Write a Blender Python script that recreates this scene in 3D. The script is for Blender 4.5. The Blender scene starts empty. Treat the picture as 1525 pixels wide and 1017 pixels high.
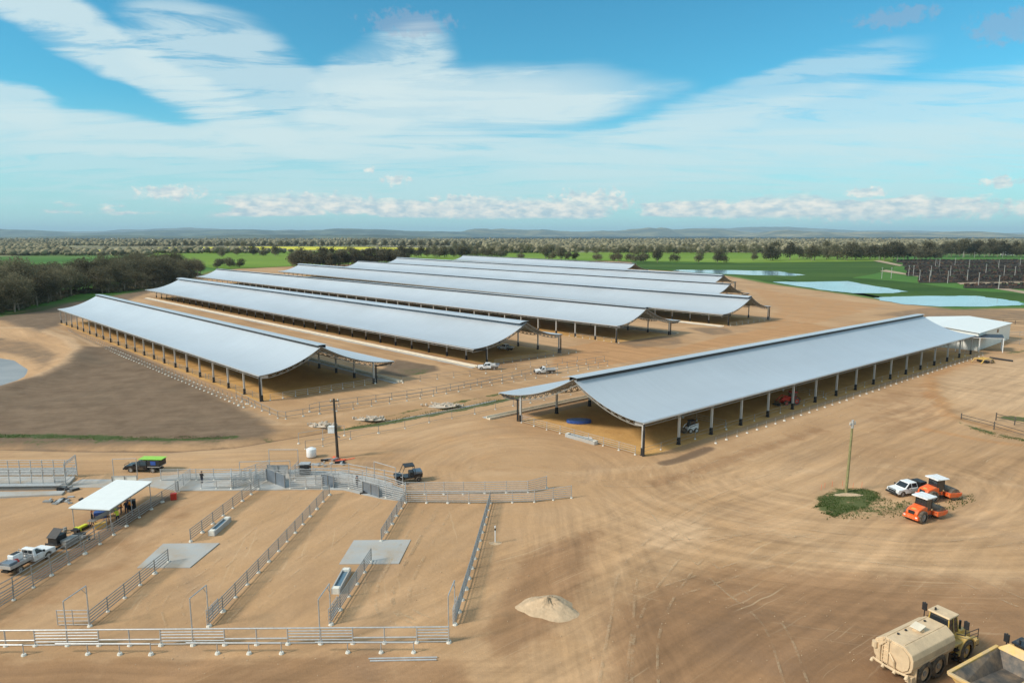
import bpy, bmesh, math, random
import numpy as np
from mathutils import Vector, Matrix
random.seed(7)
rng = np.random.default_rng(11)
R = math.radians
scene = bpy.context.scene
col = scene.collection

# ------------------------------------------------------------------ camera
CAM_H = 34.0
PITCH = math.atan(158.0/1017.0)
cam_d = bpy.data.cameras.new('camera')
cam_d.sensor_width = 36.0
cam_d.lens = 36.0*1017.0/1525.0
cam_d.clip_start = 0.5
cam_d.clip_end = 90000.0
cam = bpy.data.objects.new('camera', cam_d)
cam.location = (0, 0, CAM_H)
cam.rotation_euler = (math.pi/2 - PITCH, 0, 0)
col.objects.link(cam)
scene.camera = cam

# ------------------------------------------------------------------ light
SUN_EL = 37.0
SUN_AZ = -112.0          # degrees clockwise from +Y (the view direction): low in the west, on the left
world = bpy.data.worlds.new('World')
scene.world = world
world.use_nodes = True
SUN_STRENGTH = 3.1
SKY_STRENGTH = 0.14
EXPOSURE = 0.40
scene.view_settings.view_transform = 'Standard'
scene.view_settings.look = 'None'
scene.view_settings.exposure = EXPOSURE
scene.view_settings.gamma = 1.0
scene.view_settings.use_curve_mapping = False
sd = bpy.data.lights.new('sun', 'SUN')
sd.energy = SUN_STRENGTH
sd.angle = R(10.0)
sd.color = (1.0, 0.90, 0.76)
sun = bpy.data.objects.new('sun', sd)
sv = Vector((math.sin(R(SUN_AZ))*math.cos(R(SUN_EL)), math.cos(R(SUN_AZ))*math.cos(R(SUN_EL)), math.sin(R(SUN_EL))))
sun.rotation_euler = sv.to_track_quat('Z', 'Y').to_euler()
sun.location = (-60, -20, 80)
col.objects.link(sun)

# node helper -------------------------------------------------------
class NT:
    def __init__(s, tree): s.t = tree; s.n = tree.nodes; s.l = tree.links
    def new(s, typ, **kw):
        nd = s.n.new(typ)
        for k, v in kw.items(): setattr(nd, k, v)
        return nd
    def put(s, sock, v):
        if isinstance(v, bpy.types.NodeSocket): s.l.new(v, sock)
        elif v is not None:
            if isinstance(v, (tuple, list)) and len(v) == 3 and sock.type == 'RGBA': v = (*v, 1)
            sock.default_value = v
    def m(s, op, a, b=None, c=None, clamp=False):
        nd = s.new('ShaderNodeMath', operation=op, use_clamp=clamp)
        s.put(nd.inputs[0], a); s.put(nd.inputs[1], b); s.put(nd.inputs[2], c)
        return nd.outputs[0]
    def vm(s, op, a, b=None, out=0):
        nd = s.new('ShaderNodeVectorMath', operation=op)
        s.put(nd.inputs[0], a); s.put(nd.inputs[1], b)
        return nd.outputs[out]
    def xyz(s, v):
        nd = s.new('ShaderNodeSeparateXYZ'); s.put(nd.inputs[0], v); return nd.outputs
    def comb(s, x, y, z=0.0):
        nd = s.new('ShaderNodeCombineXYZ'); s.put(nd.inputs[0], x); s.put(nd.inputs[1], y); s.put(nd.inputs[2], z); return nd.outputs[0]
    def noise(s, vec, scale, detail=5, rough=0.55, dist=0.0):
        nd = s.new('ShaderNodeTexNoise'); s.put(nd.inputs['Vector'], vec)
        nd.inputs['Scale'].default_value = scale; nd.inputs['Detail'].default_value = detail
        nd.inputs['Roughness'].default_value = rough; nd.inputs['Distortion'].default_value = dist
        return nd.outputs['Fac']
    def mr(s, v, a, b, c=0.0, d=1.0, smooth=False):
        nd = s.new('ShaderNodeMapRange')
        if smooth: nd.interpolation_type = 'SMOOTHSTEP'
        s.put(nd.inputs[0], v)
        for i, q in enumerate((a, b, c, d)): nd.inputs[i+1].default_value = q
        return nd.outputs[0]
    def mix(s, f, a, b, mode='MIX'):
        nd = s.new('ShaderNodeMix', data_type='RGBA', blend_type=mode)
        s.put(nd.inputs[0], f); s.put(nd.inputs[6], a); s.put(nd.inputs[7], b)
        return nd.outputs[2]
    def scale(s, colr, f):
        return s.vm('MULTIPLY', colr, s.comb(f, f, f)) if isinstance(f, bpy.types.NodeSocket) else s.vm('MULTIPLY', colr, (f, f, f))

# pixel of the photograph -> point of the ground (used once, to measure the place)
FPX = 1017.0
cP, sP = math.cos(PITCH), math.sin(PITCH)
def G(x, y, z=0.0):
    u = (x-762.5)/FPX; v = (y-508.5)/FPX
    t = (z-CAM_H)/(-(sP+v*cP))
    return Vector((u*t, (cP-v*sP)*t, z))
def azel(x, y):
    u = (x-762.5)/FPX; v = (y-508.5)/FPX
    d = Vector((u, cP-v*sP, -(sP+v*cP))).normalized()
    return math.degrees(math.atan2(d.x, d.y)), math.degrees(math.asin(d.z))

# ------------------------------------------------------------------ sky: Nishita air with procedural cloud layers
def build_world():
    w = NT(world.node_tree); w.n.clear()
    tc = w.new('ShaderNodeTexCoord')
    D = w.vm('NORMALIZE', tc.outputs['Generated'])
    x, y, z = w.xyz(D)
    sky = w.new('ShaderNodeTexSky', sky_type='NISHITA', sun_disc=False)
    sky.sun_elevation = R(SUN_EL); sky.sun_rotation = R(SUN_AZ)
    sky.altitude = 200; sky.air_density = 1.0; sky.dust_density = 0.35; sky.ozone_density = 1.3
    base = sky.outputs[0]
    # photograph's grade: a little towards cyan
    base = w.vm('MULTIPLY', base, (0.22, 0.70, 0.76))
    az = w.m('MULTIPLY', w.m('ARCTAN2', x, y), 57.2958)
    el = w.m('MULTIPLY', w.m('ARCSINE', z), 57.2958)
    # flattening cloud deck coordinates, so that the streaks converge towards the horizon
    zz = w.m('ADD', w.m('MAXIMUM', z, 0.0), 0.10)
    P = w.comb(w.m('DIVIDE', x, zz), w.m('DIVIDE', y, zz), 0.0)
    wx = w.m('MULTIPLY', w.m('SUBTRACT', w.noise(P, 0.9, 3, .6), 0.5), 9.0)
    wy = w.m('MULTIPLY', w.m('SUBTRACT', w.noise(w.vm('ADD', P, (7.3, 2.1, 0)), 0.9, 3, .6), 0.5), 4.0)
    azw = w.m('ADD', az, wx); elw = w.m('ADD', el, wy)
    def blob(px, py, rx, ry, rot, soft=1.0):
        a0, e0 = azel(px, py); k = 0.0553
        a = R(rot)
        dx = w.m('SUBTRACT', azw, a0); dy = w.m('SUBTRACT', elw, e0)
        u = w.m('ADD', w.m('MULTIPLY', dx, math.cos(a)/(rx*k)), w.m('MULTIPLY', dy, math.sin(a)/(rx*k)))
        v = w.m('ADD', w.m('MULTIPLY', dx, -math.sin(a)/(ry*k)), w.m('MULTIPLY', dy, math.cos(a)/(ry*k)))
        d = w.m('ADD', w.m('MULTIPLY', u, u), w.m('MULTIPLY', v, v))
        return w.m('POWER', w.mr(d, 0.0, 1.9, 1.0, 0.0, True), soft)
    # fibres: stretched noise in two directions
    def fib(angle, lo, hi, sc, off):
        mp = w.new('ShaderNodeMapping'); w.put(mp.inputs[0], w.vm('ADD', P, (off, off*.37, 0)))
        mp.inputs['Rotation'].default_value = (0, 0, R(angle)); mp.inputs['Scale'].default_value = (sc*.42, sc*1.25, 1)
        return w.mr(w.noise(mp.outputs[0], 1.0, 6, .68, .8), lo, hi, 0, 1, True)
    f1 = fib(28, .36, .60, 2.2, 1.0); f2 = fib(-28, .38, .60, 2.0, 5.0); f3 = fib(4, .38, .62, 1.8, 9.0)
    terms = [
        (blob(720, 150, 250, 46, 3), f1, .95, .45), (blob(560, 130, 110, 62, 35), f1, .80, .9),
        (blob(170, 75, 270, 30, -24), f2, .85, .9), (blob(360, 110, 130, 60, -20), f2, .70, 1.0),
        (blob(300, 208, 460, 24, 0), f3, .80, .7), (blob(1200, 200, 420, 50, 5), f1, .62, .9),
        (blob(1130, 150, 190, 30, 12), f1, .50, .9), (blob(8, 160, 70, 20, -12), f2, .75, .7),
        (blob(760, 255, 950, 55, 0), f3, .60, .9),
    ]
    tot = None
    for b, f, wt, k in terms:
        t = w.m('MULTIPLY', w.mr(w.m('ADD', b, w.m('MULTIPLY', w.m('SUBTRACT', f, .55), w.m('MULTIPLY', b, k))), .10, .95, 0, 1, True), wt)
        tot = t if tot is None else w.m('SUBTRACT', w.m('ADD', tot, t), w.m('MULTIPLY', tot, t))
    # outside the frame cloud goes on, thickened to brighten and whiten the ambient light
    gn = w.noise(P, .55, 2, .5)
    gen = w.m('MULTIPLY', w.mr(gn, .30, .52, 0, .95, True), w.mr(w.m('ABSOLUTE', az), 40, 60, 0, 1, True))
    gen2 = w.m('MULTIPLY', w.mr(gn, .30, .52, 0, .95, True), w.mr(el, 19, 30, 0, 1, True))
    gen = w.m('MULTIPLY', w.m('MAXIMUM', gen, gen2), w.m('ADD', w.m('MULTIPLY', f3, .4), .6))
    tot = w.m('MAXIMUM', tot, gen)
    tot = w.m('MULTIPLY', tot, w.mr(el, 0.0, 3.0, .35, 1))
    white = (3.9, 4.65, 4.7, 1)
    c = w.mix(w.m('MULTIPLY', tot, .93, clamp=True), base, white)
    # milky low air
    c = w.mix(w.mr(el, 0.0, 11.0, .72, 0.0, True), c, (3.0, 4.25, 4.4, 1))
    # low cumulus row: fine billows in (azimuth, elevation)
    A = w.comb(w.m('MULTIPLY', az, .16), w.m('MULTIPLY', el, .52), 3.3)
    nb = w.noise(A, 1.0, 2, .45); nf = w.noise(A, 4.5, 3, .6); pn = w.m('MULTIPLY', w.m('SUBTRACT', w.noise(w.comb(az, el, 0), 1.5, 3, .65), .5), 2.2)
    band = w.m('MULTIPLY', w.mr(el, 1.1, 1.6, 0, 1, True), w.mr(el, 2.3, 3.7, 1, 0, True))
    side = w.mr(az, -30, -20, .35, 1, True)
    dens = w.m('ADD', w.m('ADD', nb, w.m('MULTIPLY', nf, .38)), w.m('MULTIPLY', w.m('MULTIPLY', band, side), .30))
    cum = w.mr(dens, .86, .97, 0, 1, True)
    cum = w.m('MULTIPLY', cum, band)
    def puff(px, py, rx, ry, th=.5):
        a0, e0 = azel(px, py); k = .0553
        dx = w.m('MULTIPLY', w.m('SUBTRACT', az, a0), 1/(rx*k)); dy = w.m('MULTIPLY', w.m('SUBTRACT', el, e0), 1/(ry*k))
        d = w.m('SQRT', w.m('ADD', w.m('MULTIPLY', dx, dx), w.m('MULTIPLY', dy, dy)))
        d = w.m('ADD', d, pn)
        return w.mr(d, .45, 1.0, 1, 0, True)
    for a in ((252, 287, 50, 11), (590, 268, 24, 9), (1490, 271, 24, 8), (550, 254, 10, 6), (1290, 287, 30, 8), (880, 301, 80, 20), (470, 303, 130, 17), (1090, 316, 70, 12), (1420, 312, 120, 14), (690, 318, 70, 10), (690, 298, 60, 9), (1290, 318, 110, 14)):
        cum = w.m('MAXIMUM', cum, w.m('MULTIPLY', puff(*a), .9))
    lit = w.mr(w.noise(w.comb(w.m('MULTIPLY', az, .7), w.m('MULTIPLY', el, 1.6), 0), 1.2, 2, .6), .35, .65, 0, 1)
    ccol = w.mix(lit, (2.9, 3.6, 3.9, 1), (6.0, 5.5, 4.8, 1))
    c = w.mix(w.m('MULTIPLY', cum, .88), c, ccol)
    # thin mauve-grey scraps high up
    for a in ((610, 36, 70, 22), (1335, 26, 55, 14), (1505, 38, 50, 22)):
        c = w.mix(w.m('MULTIPLY', puff(*a), .42), c, (1.9, 2.3, 3.1, 1))
    bg = w.new('ShaderNodeBackground'); w.put(bg.inputs[0], c); bg.inputs[1].default_value = SKY_STRENGTH
    out = w.new('ShaderNodeOutputWorld'); w.l.new(bg.outputs[0], out.inputs[0])
build_world()

# ------------------------------------------------------------------ materials
def mat(name, colr, rough=.7, metal=0.0, var=.15, vscale=2.0, bump=0.0, bscale=20.0, spec=None, dirt=None, dirt_amt=.5, dirt_scale=1.2, coords='Object'):
    mt = bpy.data.materials.new(name); mt.use_nodes = True
    w = NT(mt.node_tree); bs = w.n['Principled BSDF']
    tc = w.new('ShaderNodeTexCoord'); v = tc.outputs[coords]
    n = w.noise(v, vscale, 5, .6)
    f = w.mr(n, .25, .75, 1-var, 1+var)
    c = w.scale((*colr,), f) if False else w.vm('MULTIPLY', colr, w.comb(f, f, f))
    if dirt:
        dn = w.mr(w.noise(v, dirt_scale, 6, .65), .55-.3*dirt_amt, .75, 0, 1, True)
        c = w.mix(dn, c, (*dirt, 1))
    w.put(bs.inputs['Base Color'], c)
    w.put(bs.inputs['Roughness'], w.mr(w.noise(v, vscale*3, 4), .3, .7, max(rough-.08, .02), min(rough+.08, 1)))
    bs.inputs['Metallic'].default_value = metal
    if spec is not None: bs.inputs['Specular IOR Level'].default_value = spec
    if bump:
        b = w.new('ShaderNodeBump'); b.inputs['Strength'].default_value = bump; b.inputs['Distance'].default_value = .05
        w.put(b.inputs['Height'], w.noise(v, bscale, 5, .6)); w.put(bs.inputs['Normal'], b.outputs[0])
    return mt
DUST = (.42, .29, .18)
M = {}
M['galv'] = mat('galvanised_steel', (.50, .50, .50), .42, .40, .18, 3)
M['galv_dull'] = mat('weathered_galvanised_pipe', (.30, .295, .285), .5, .35, .2, 2)
M['post'] = mat('shed_post_steel', (.50, .50, .49), .5, .2, .1, 1)
M['truss'] = mat('truss_steel', (.27, .26, .24), .5, .3, .15, 1)
M['sleeve'] = mat('black_post_sleeve', (.018, .018, .020), .55, 0, .3, 3, dirt=(.10, .08, .06), dirt_amt=.3)
M['black'] = mat('black_plastic', (.02, .02, .022), .5, 0, .3, 3)
M['blackpaint'] = mat('black_gloss_paint', (.015, .015, .018), .25, 0, .2, 3, dirt=(.12, .09, .06), dirt_amt=.25)
M['rubber'] = mat('dusty_tyre_rubber', (.045, .042, .04), .85, 0, .3, 5, dirt=(.20, .15, .10), dirt_amt=.8, dirt_scale=3)
M['glass'] = mat('dark_vehicle_glass', (.02, .025, .03), .12, 0, .1, 1, spec=.8)
M['white'] = mat('white_paint', (.78, .79, .80), .32, 0, .05, 2, dirt=(.55, .47, .38), dirt_amt=.2)
M['whiteroof'] = mat('white_sheet_roof', (.76, .78, .77), .45, 0, .04, 1.2)
M['creamwall'] = mat('off_white_wall_sheet', (.76, .77, .73), .5, 0, .05, .5)
M['orange'] = mat('orange_machine_paint', (.80, .12, .02), .38, 0, .12, 2, dirt=(.50, .25, .13), dirt_amt=.25)
M['yellow'] = mat('dusty_yellow_machine_paint', (.62, .40, .09), .45, 0, .15, 2, dirt=(.45, .33, .20), dirt_amt=.55)
M['tan'] = mat('dust_coated_tank_paint', (.66, .49, .31), .6, 0, .12, 1, dirt=(.50, .37, .24), dirt_amt=.6, dirt_scale=.9, bump=.15, bscale=6)
M['bed'] = mat('scraped_steel_tray', (.10, .095, .09), .6, .3, .4, 1.4, dirt=(.34, .23, .14), dirt_amt=.65, dirt_scale=.7)
M['red'] = mat('red_machine_paint', (.50, .035, .02), .4, 0, .15, 2)
M['dustyyellow'] = mat('dust_coated_yellow_paint', (.66, .42, .13), .55, 0, .15, 2, dirt=(.50, .37, .23), dirt_amt=.7)
M['concrete'] = mat('pale_concrete', (.40, .41, .41), .85, 0, .14, .7, bump=.2, bscale=8, dirt=(.36, .29, .22), dirt_amt=.6, dirt_scale=.35)
M['bunk'] = mat('feed_bunk_concrete', (.66, .58, .46), .85, 0, .15, .6, bump=.2, bscale=6)
M['footing'] = mat('white_concrete_footing', (.68, .66, .60), .85, 0, .15, 3, bump=.3)
M['timber'] = mat('treated_timber', (.24, .22, .10), .8, 0, .35, 2, bump=.3, bscale=8)
M['darktimber'] = mat('dark_creosoted_timber', (.045, .038, .03), .8, 0, .35, 2, bump=.3)
M['fencetimber'] = mat('weathered_fence_timber', (.10, .085, .07), .8, 0, .3, 2)
M['greenpaint'] = mat('lime_green_sheet', (.30, .60, .05), .4, 0, .1, 2)
M['blue'] = mat('blue_plastic', (.03, .09, .35), .4, 0, .2, 2)
M['water'] = mat('trough_water', (.10, .17, .23), .06, 0, .1, 1, spec=.8)
M['rubble'] = mat('pale_rubble', (.50, .42, .34), .9, 0, .25, 3, bump=.5)
M['skin'] = mat('skin', (.45, .26, .18), .6)
M['hivis'] = mat('orange_work_shirt', (.85, .28, .03), .7, 0, .15, 6)
M['hivisy'] = mat('yellow_work_shirt', (.62, .68, .05), .7, 0, .15, 6)
M['navy'] = mat('navy_trousers', (.02, .025, .05), .85, 0, .2, 6)
M['redhat'] = mat('pale_red_hard_hat', (.70, .18, .10), .4)
M['shadecloth'] = mat('dark_shade_sheet', (.03, .035, .05), .55, .1, .15, 1)
M['debris'] = mat('orange_barrier_mesh', (.75, .13, .05), .7, 0, .3, 6)
M['lamp'] = mat('lamp_lens', (.75, .74, .70), .2)

def roof_mat():
    mt = bpy.data.materials.new('zincalume_roof_sheet'); mt.use_nodes = True
    w = NT(mt.node_tree); bs = w.n['Principled BSDF']
    uv = w.new('ShaderNodeUVMap').outputs[0]
    u, v, _ = w.xyz(uv)
    # sheets about 0.76 m wide vary faintly; bays give long soft bands
    sheet = w.m('FLOOR', w.m('DIVIDE', u, .762))
    wn = w.new('ShaderNodeTexWhiteNoise', noise_dimensions='1D'); w.put(wn.inputs['W'], sheet)
    f = w.m('ADD', w.m('MULTIPLY', wn.outputs['Value'], .03), .985)
    big = w.mr(w.noise(w.comb(w.m('MULTIPLY', u, .035), w.m('MULTIPLY', v, .09), 0), 1.0, 4, .5), .3, .7, .94, 1.05)
    st = w.mr(w.noise(w.comb(w.m('MULTIPLY', u, 1.1), w.m('MULTIPLY', v, .06), 0), 1.0, 5, .6), .3, .75, .985, 1.01)
    f = w.m('MULTIPLY', w.m('MULTIPLY', f, big), st)
    c = w.vm('MULTIPLY', (.56, .605, .655), w.comb(f, f, f))
    w.put(bs.inputs['Base Color'], c)
    bs.inputs['Metallic'].default_value = .38
    w.put(bs.inputs['Roughness'], w.mr(w.noise(w.comb(w.m('MULTIPLY', u, .2), w.m('MULTIPLY', v, .2), 0), 1.0, 5), .3, .7, .41, .46))
    rib = w.m('ABSOLUTE', w.m('SINE', w.m('MULTIPLY', u, math.pi/.19)))
    b = w.new('ShaderNodeBump'); b.inputs['Strength'].default_value = .12; b.inputs['Distance'].default_value = .03
    w.put(b.inputs['Height'], rib); w.put(bs.inputs['Normal'], b.outputs[0])
    return mt
M['roof'] = roof_mat()

# ------------------------------------------------------------------ mesh helpers
class MB:
    def __init__(s): s.v = []; s.f = []; s.uv = None
    def add(s, vs, fs):
        o = len(s.v); s.v += [tuple(p) for p in vs]; s.f += [tuple(i+o for i in f) for f in fs]; return s
    def box(s, c, d, rz=0.0, ry=0.0):
        mt = Matrix.Translation(c) @ Matrix.Rotation(rz, 4, 'Z') @ Matrix.Rotation(ry, 4, 'Y')
        h = [x/2 for x in d]
        vs = [mt @ Vector((a*h[0], b*h[1], e*h[2])) for a in (-1, 1) for b in (-1, 1) for e in (-1, 1)]
        return s.add(vs, [(0, 1, 3, 2), (4, 6, 7, 5), (0, 4, 5, 1), (2, 3, 7, 6), (0, 2, 6, 4), (1, 5, 7, 3)])
    def hexa(s, b, t):        # bottom 4 points, top 4 points, counter-clockwise
        return s.add(list(b)+list(t), [(3, 2, 1, 0), (4, 5, 6, 7)] + [(i, (i+1) % 4, (i+1) % 4+4, i+4) for i in range(4)])
    def taper(s, x0, x1, y0, z0, z1, tx0, tx1, ty):   # box with inset top: bottom x0..x1, +-y0 ; top tx0..tx1, +-ty
        return s.hexa([(x0, -y0, z0), (x1, -y0, z0), (x1, y0, z0), (x0, y0, z0)], [(tx0, -ty, z1), (tx1, -ty, z1), (tx1, ty, z1), (tx0, ty, z1)])
    def tube(s, p0, p1, r, n=6, r1=None, caps=True):
        p0 = Vector(p0); p1 = Vector(p1); d = p1-p0
        if d.length < 1e-6: return s
        q = d.to_track_quat('Z', 'Y'); r1 = r if r1 is None else r1
        ring = [Vector((math.cos(2*math.pi*i/n+math.pi/n), math.sin(2*math.pi*i/n+math.pi/n), 0)) for i in range(n)]
        vs = [p0 + q @ (a*r) for a in ring] + [p1 + q @ (a*r1) for a in ring]
        fs = [(i, (i+1) % n, (i+1) % n+n, i+n) for i in range(n)]
        if caps: fs += [tuple(reversed(range(n))), tuple(range(n, 2*n))]
        return s.add(vs, fs)
    def path(s, pts, r, n=6):
        for a, b in zip(pts[:-1], pts[1:]): s.tube(a, b, r, n)
        return s
    def prism(s, prof, y0, y1, axis='y'):
        k = len(prof)
        if axis == 'y': A = [(p[0], y0, p[1]) for p in prof]; B = [(p[0], y1, p[1]) for p in prof]
        elif axis == 'x': A = [(y0, p[0], p[1]) for p in prof]; B = [(y1, p[0], p[1]) for p in prof]
        else: A = [(p[0], p[1], y0) for p in prof]; B = [(p[0], p[1], y1) for p in prof]
        return s.add(A+B, [tuple(range(k)), tuple(reversed(range(k, 2*k)))] + [(i, i+k, (i+1) % k+k, (i+1) % k) for i in range(k)])
    def build(s, name, m, parent=None, smooth=False, bevel=0.0, fix=True):
        me = bpy.data.meshes.new(name); me.from_pydata(s.v, [], s.f)
        if fix:
            bm = bmesh.new(); bm.from_mesh(me); bmesh.ops.recalc_face_normals(bm, faces=bm.faces)
            if bevel:
                es = [e for e in bm.edges if len(e.link_faces) == 2 and e.calc_face_angle(0) > .5]
                bmesh.ops.bevel(bm, geom=es, offset=bevel, segments=2, profile=.5, affect='EDGES', clamp_overlap=True)
            bm.to_mesh(me); bm.free()
        if m: me.materials.append(M[m] if isinstance(m, str) else m)
        if smooth: me.shade_smooth()
        o = bpy.data.objects.new(name, me); col.objects.link(o)
        if parent: o.parent = parent
        return o
def linked(name, me, parent=None, loc=(0, 0, 0), rz=0.0):
    o = bpy.data.objects.new(name, me); col.objects.link(o); o.location = loc; o.rotation_euler = (0, 0, rz)
    if parent: o.parent = parent
    return o
def thing(name, label, cat, loc=(0, 0, 0), rz=0.0, group=None):
    o = bpy.data.objects.new(name, None); col.objects.link(o); o.location = loc; o.rotation_euler = (0, 0, rz)
    o.empty_display_size = .5
    o['label'] = label; o['category'] = cat
    if group: o['group'] = group
    return o
def tag(o, label, cat, group=None):
    o['label'] = label; o['category'] = cat
    if group: o['group'] = group
    return o
def struct(o): o['kind'] = 'structure'; return o
def copy_tree(o, parent=None):
    kids = list(o.children)
    c = o.copy(); col.objects.link(c); c.parent = parent
    for k in kids: copy_tree(k, c)
    return c
def V2(p): return Vector((p[0], p[1], 0))
# ------------------------------------------------------------------ ground sheet
def gp(pts): return [tuple(G(*p)[:2]) for p in pts]
def seg_dist(X, Y, pts, closed=False):
    d = np.full(X.shape, 1e9); n = len(pts)
    for i in range(n if closed else n-1):
        ax, ay = pts[i]; bx, by = pts[(i+1) % n]
        vx, vy = bx-ax, by-ay; L = vx*vx+vy*vy+1e-9
        t = np.clip(((X-ax)*vx+(Y-ay)*vy)/L, 0, 1)
        d = np.minimum(d, np.hypot(X-ax-t*vx, Y-ay-t*vy))
    return d
def inside(X, Y, pts):
    r = np.zeros(X.shape, bool); n = len(pts); j = n-1
    for i in range(n):
        xi, yi = pts[i]; xj, yj = pts[j]
        with np.errstate(divide='ignore', invalid='ignore'):
            r ^= ((yi > Y) != (yj > Y)) & (X < (xj-xi)*(Y-yi)/(yj-yi+1e-12)+xi)
        j = i
    return r
def area(X, Y, px, soft, world_pts=False):      # 1 inside, 0 outside, linear ramp of width soft over the edge
    pts = px if world_pts else gp(px)
    d = seg_dist(X, Y, pts, True); s = np.where(inside(X, Y, pts), d, -d)
    return np.clip(.5+s/soft, 0, 1)
def line(X, Y, px, w, soft):
    pts = gp(px); d = seg_dist(X, Y, pts); return np.clip(.5-(d-w)/soft, 0, 1)
def vnoise(X, Y, s, seed=0):
    r = np.random.default_rng(seed); T = r.random((256, 256))
    x = X/s; y = Y/s; xi = np.floor(x).astype(int); yi = np.floor(y).astype(int)
    fx = x-xi; fy = y-yi; fx = fx*fx*(3-2*fx); fy = fy*fy*(3-2*fy)
    g = lambda a, b: T[a % 256, b % 256]
    return (g(xi, yi)*(1-fx)+g(xi+1, yi)*fx)*(1-fy)+(g(xi, yi+1)*(1-fx)+g(xi+1, yi+1)*fx)*fy
def axis_pts(lo, hi, step, far, ratio):
    c = list(np.arange(lo, hi+.01, step)); s = step; a = lo; left = []
    while a > -far: s *= ratio; a -= s; left.append(a)
    s = step; b = hi; right = []
    while b < far: s *= ratio; b += s; right.append(b)
    return np.array(left[::-1]+c+right)
xs = axis_pts(-210, 190, .9, 45000, 1.09)
ys = axis_pts(30, 300, .9, 45000, 1.09)
X, Y = np.meshgrid(xs, ys)
near = np.clip((900-np.hypot(X, Y))/500, 0, 1)

POND_L = gp([(-60, 585), (-60, 528), (0, 530), (25, 534), (45, 547), (44, 558), (25, 568), (0, 576)])
FIELD_L = [(-80, 650), (-60, 590), (0, 577), (60, 566), (100, 548), (128, 520), (175, 515), (250, 552), (330, 592), (395, 628), (412, 642), (395, 652), (300, 657), (150, 662), (-80, 662)]
BANK_L = [(-60, 610), (0, 589), (50, 577), (95, 558), (118, 538), (110, 522), (70, 508), (10, 500), (-60, 500)]
dirt_yard = [(-900, 1500), (-400, 800), (-300, 560), (-100, 490), (0, 470), (60, 458), (200, 435), (280, 415), (330, 402), (440, 396), (640, 384), (900, 386), (1000, 398), (1090, 412), (1140, 422), (1250, 437), (1330, 450), (1420, 461), (1525, 459), (1700, 462), (2100, 520), (2600, 900), (2600, 1500)]
nn = vnoise(X, Y, 14, 1)*.6+vnoise(X, Y, 5, 2)*.4
brown = np.maximum.reduce([
    area(X, Y, FIELD_L, 9.0)*1.15,
    area(X, Y, [(-60, 520), (-60, 500), (10, 503), (65, 512), (92, 530), (80, 545), (48, 560), (52, 545), (26, 530), (0, 526)], 5)*.55,
    area(X, Y, [(-80, 470), (0, 478), (60, 500), (105, 478), (150, 462), (240, 430), (300, 415), (250, 420), (120, 440), (0, 458), (-80, 468)], 8)*.85,
    area(X, Y, [(590, 535), (650, 545), (655, 552), (600, 562), (560, 556)], 3)*.9,  # roof shadow of the nearest left-hand shed, painted into the ground colour
    area(X, Y, [(900, 510), (960, 498), (1015, 503), (1020, 512), (950, 520)], 3)*.6,
    area(X, Y, [(1020, 488), (1085, 488), (1095, 496), (1060, 500)], 3)*.6,  # shade right of the third left-hand shed, painted as ground colour
    area(X, Y, [(1290, 470), (1370, 458), (1525, 462), (1700, 470), (1700, 478), (1400, 475)], 6)*.55])
brown = np.where((brown > 0), brown, 0)
ditch_a = [(-90, 661), (0, 664), (150, 667), (260, 668), (350, 661), (420, 650), (480, 640), (504, 634)]
ditch_b = [(504, 634), (560, 626), (620, 616), (680, 605), (750, 590), (800, 581)]
grass = np.maximum.reduce([
    line(X, Y, [(-80, 647), (0, 649), (100, 650), (170, 652)], 1.3, 2.4)*.95,
    line(X, Y, [(-80, 656), (100, 658), (260, 659), (400, 651)], 1.0, 2.6)*.55,
    line(X, Y, [(180, 654), (280, 655), (350, 651)], .9, 2.0)*.9,
    line(X, Y, [(505, 638), (570, 629), (640, 616), (700, 605), (770, 590)], 1.9, 1.6)*1.1,
    line(X, Y, [(530, 628), (600, 615), (640, 606)], .4, 1.5)*.7,
    line(X, Y, [(660, 603), (740, 587), (790, 577)], .5, 1.5)*.85,
    area(X, Y, [(1222, 738), (1245, 728), (1300, 730), (1318, 742), (1295, 758), (1240, 768), (1215, 758)], 2.2)*.95,
    area(X, Y, [(1300, 740), (1330, 742), (1400, 748), (1450, 735), (1455, 745), (1400, 768), (1310, 770), (1225, 775)], 3.5)*.55,
    line(X, Y, [(1432, 632), (1480, 646), (1540, 658), (1600, 668)], .7, 1.6)*.95,
    area(X, Y, [(1482, 622), (1525, 628), (1620, 650), (1620, 632), (1500, 618)], 1.6)*.95,
    line(X, Y, [(1500, 526), (1560, 518)], 1.0, 3)*.8,
    line(X, Y, [(80, 455), (60, 462), (0, 470), (-80, 480)], 4, 8)*.85,
    line(X, Y, [(150, 437), (200, 431), (250, 424)], 4, 8)*.8,
    area(X, Y, [(590, 548), (648, 549), (640, 557), (600, 560)], 3)*.5,  # green tint within the painted roof-shadow patch
    1-area(X, Y, dirt_yard, 10)])
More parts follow.
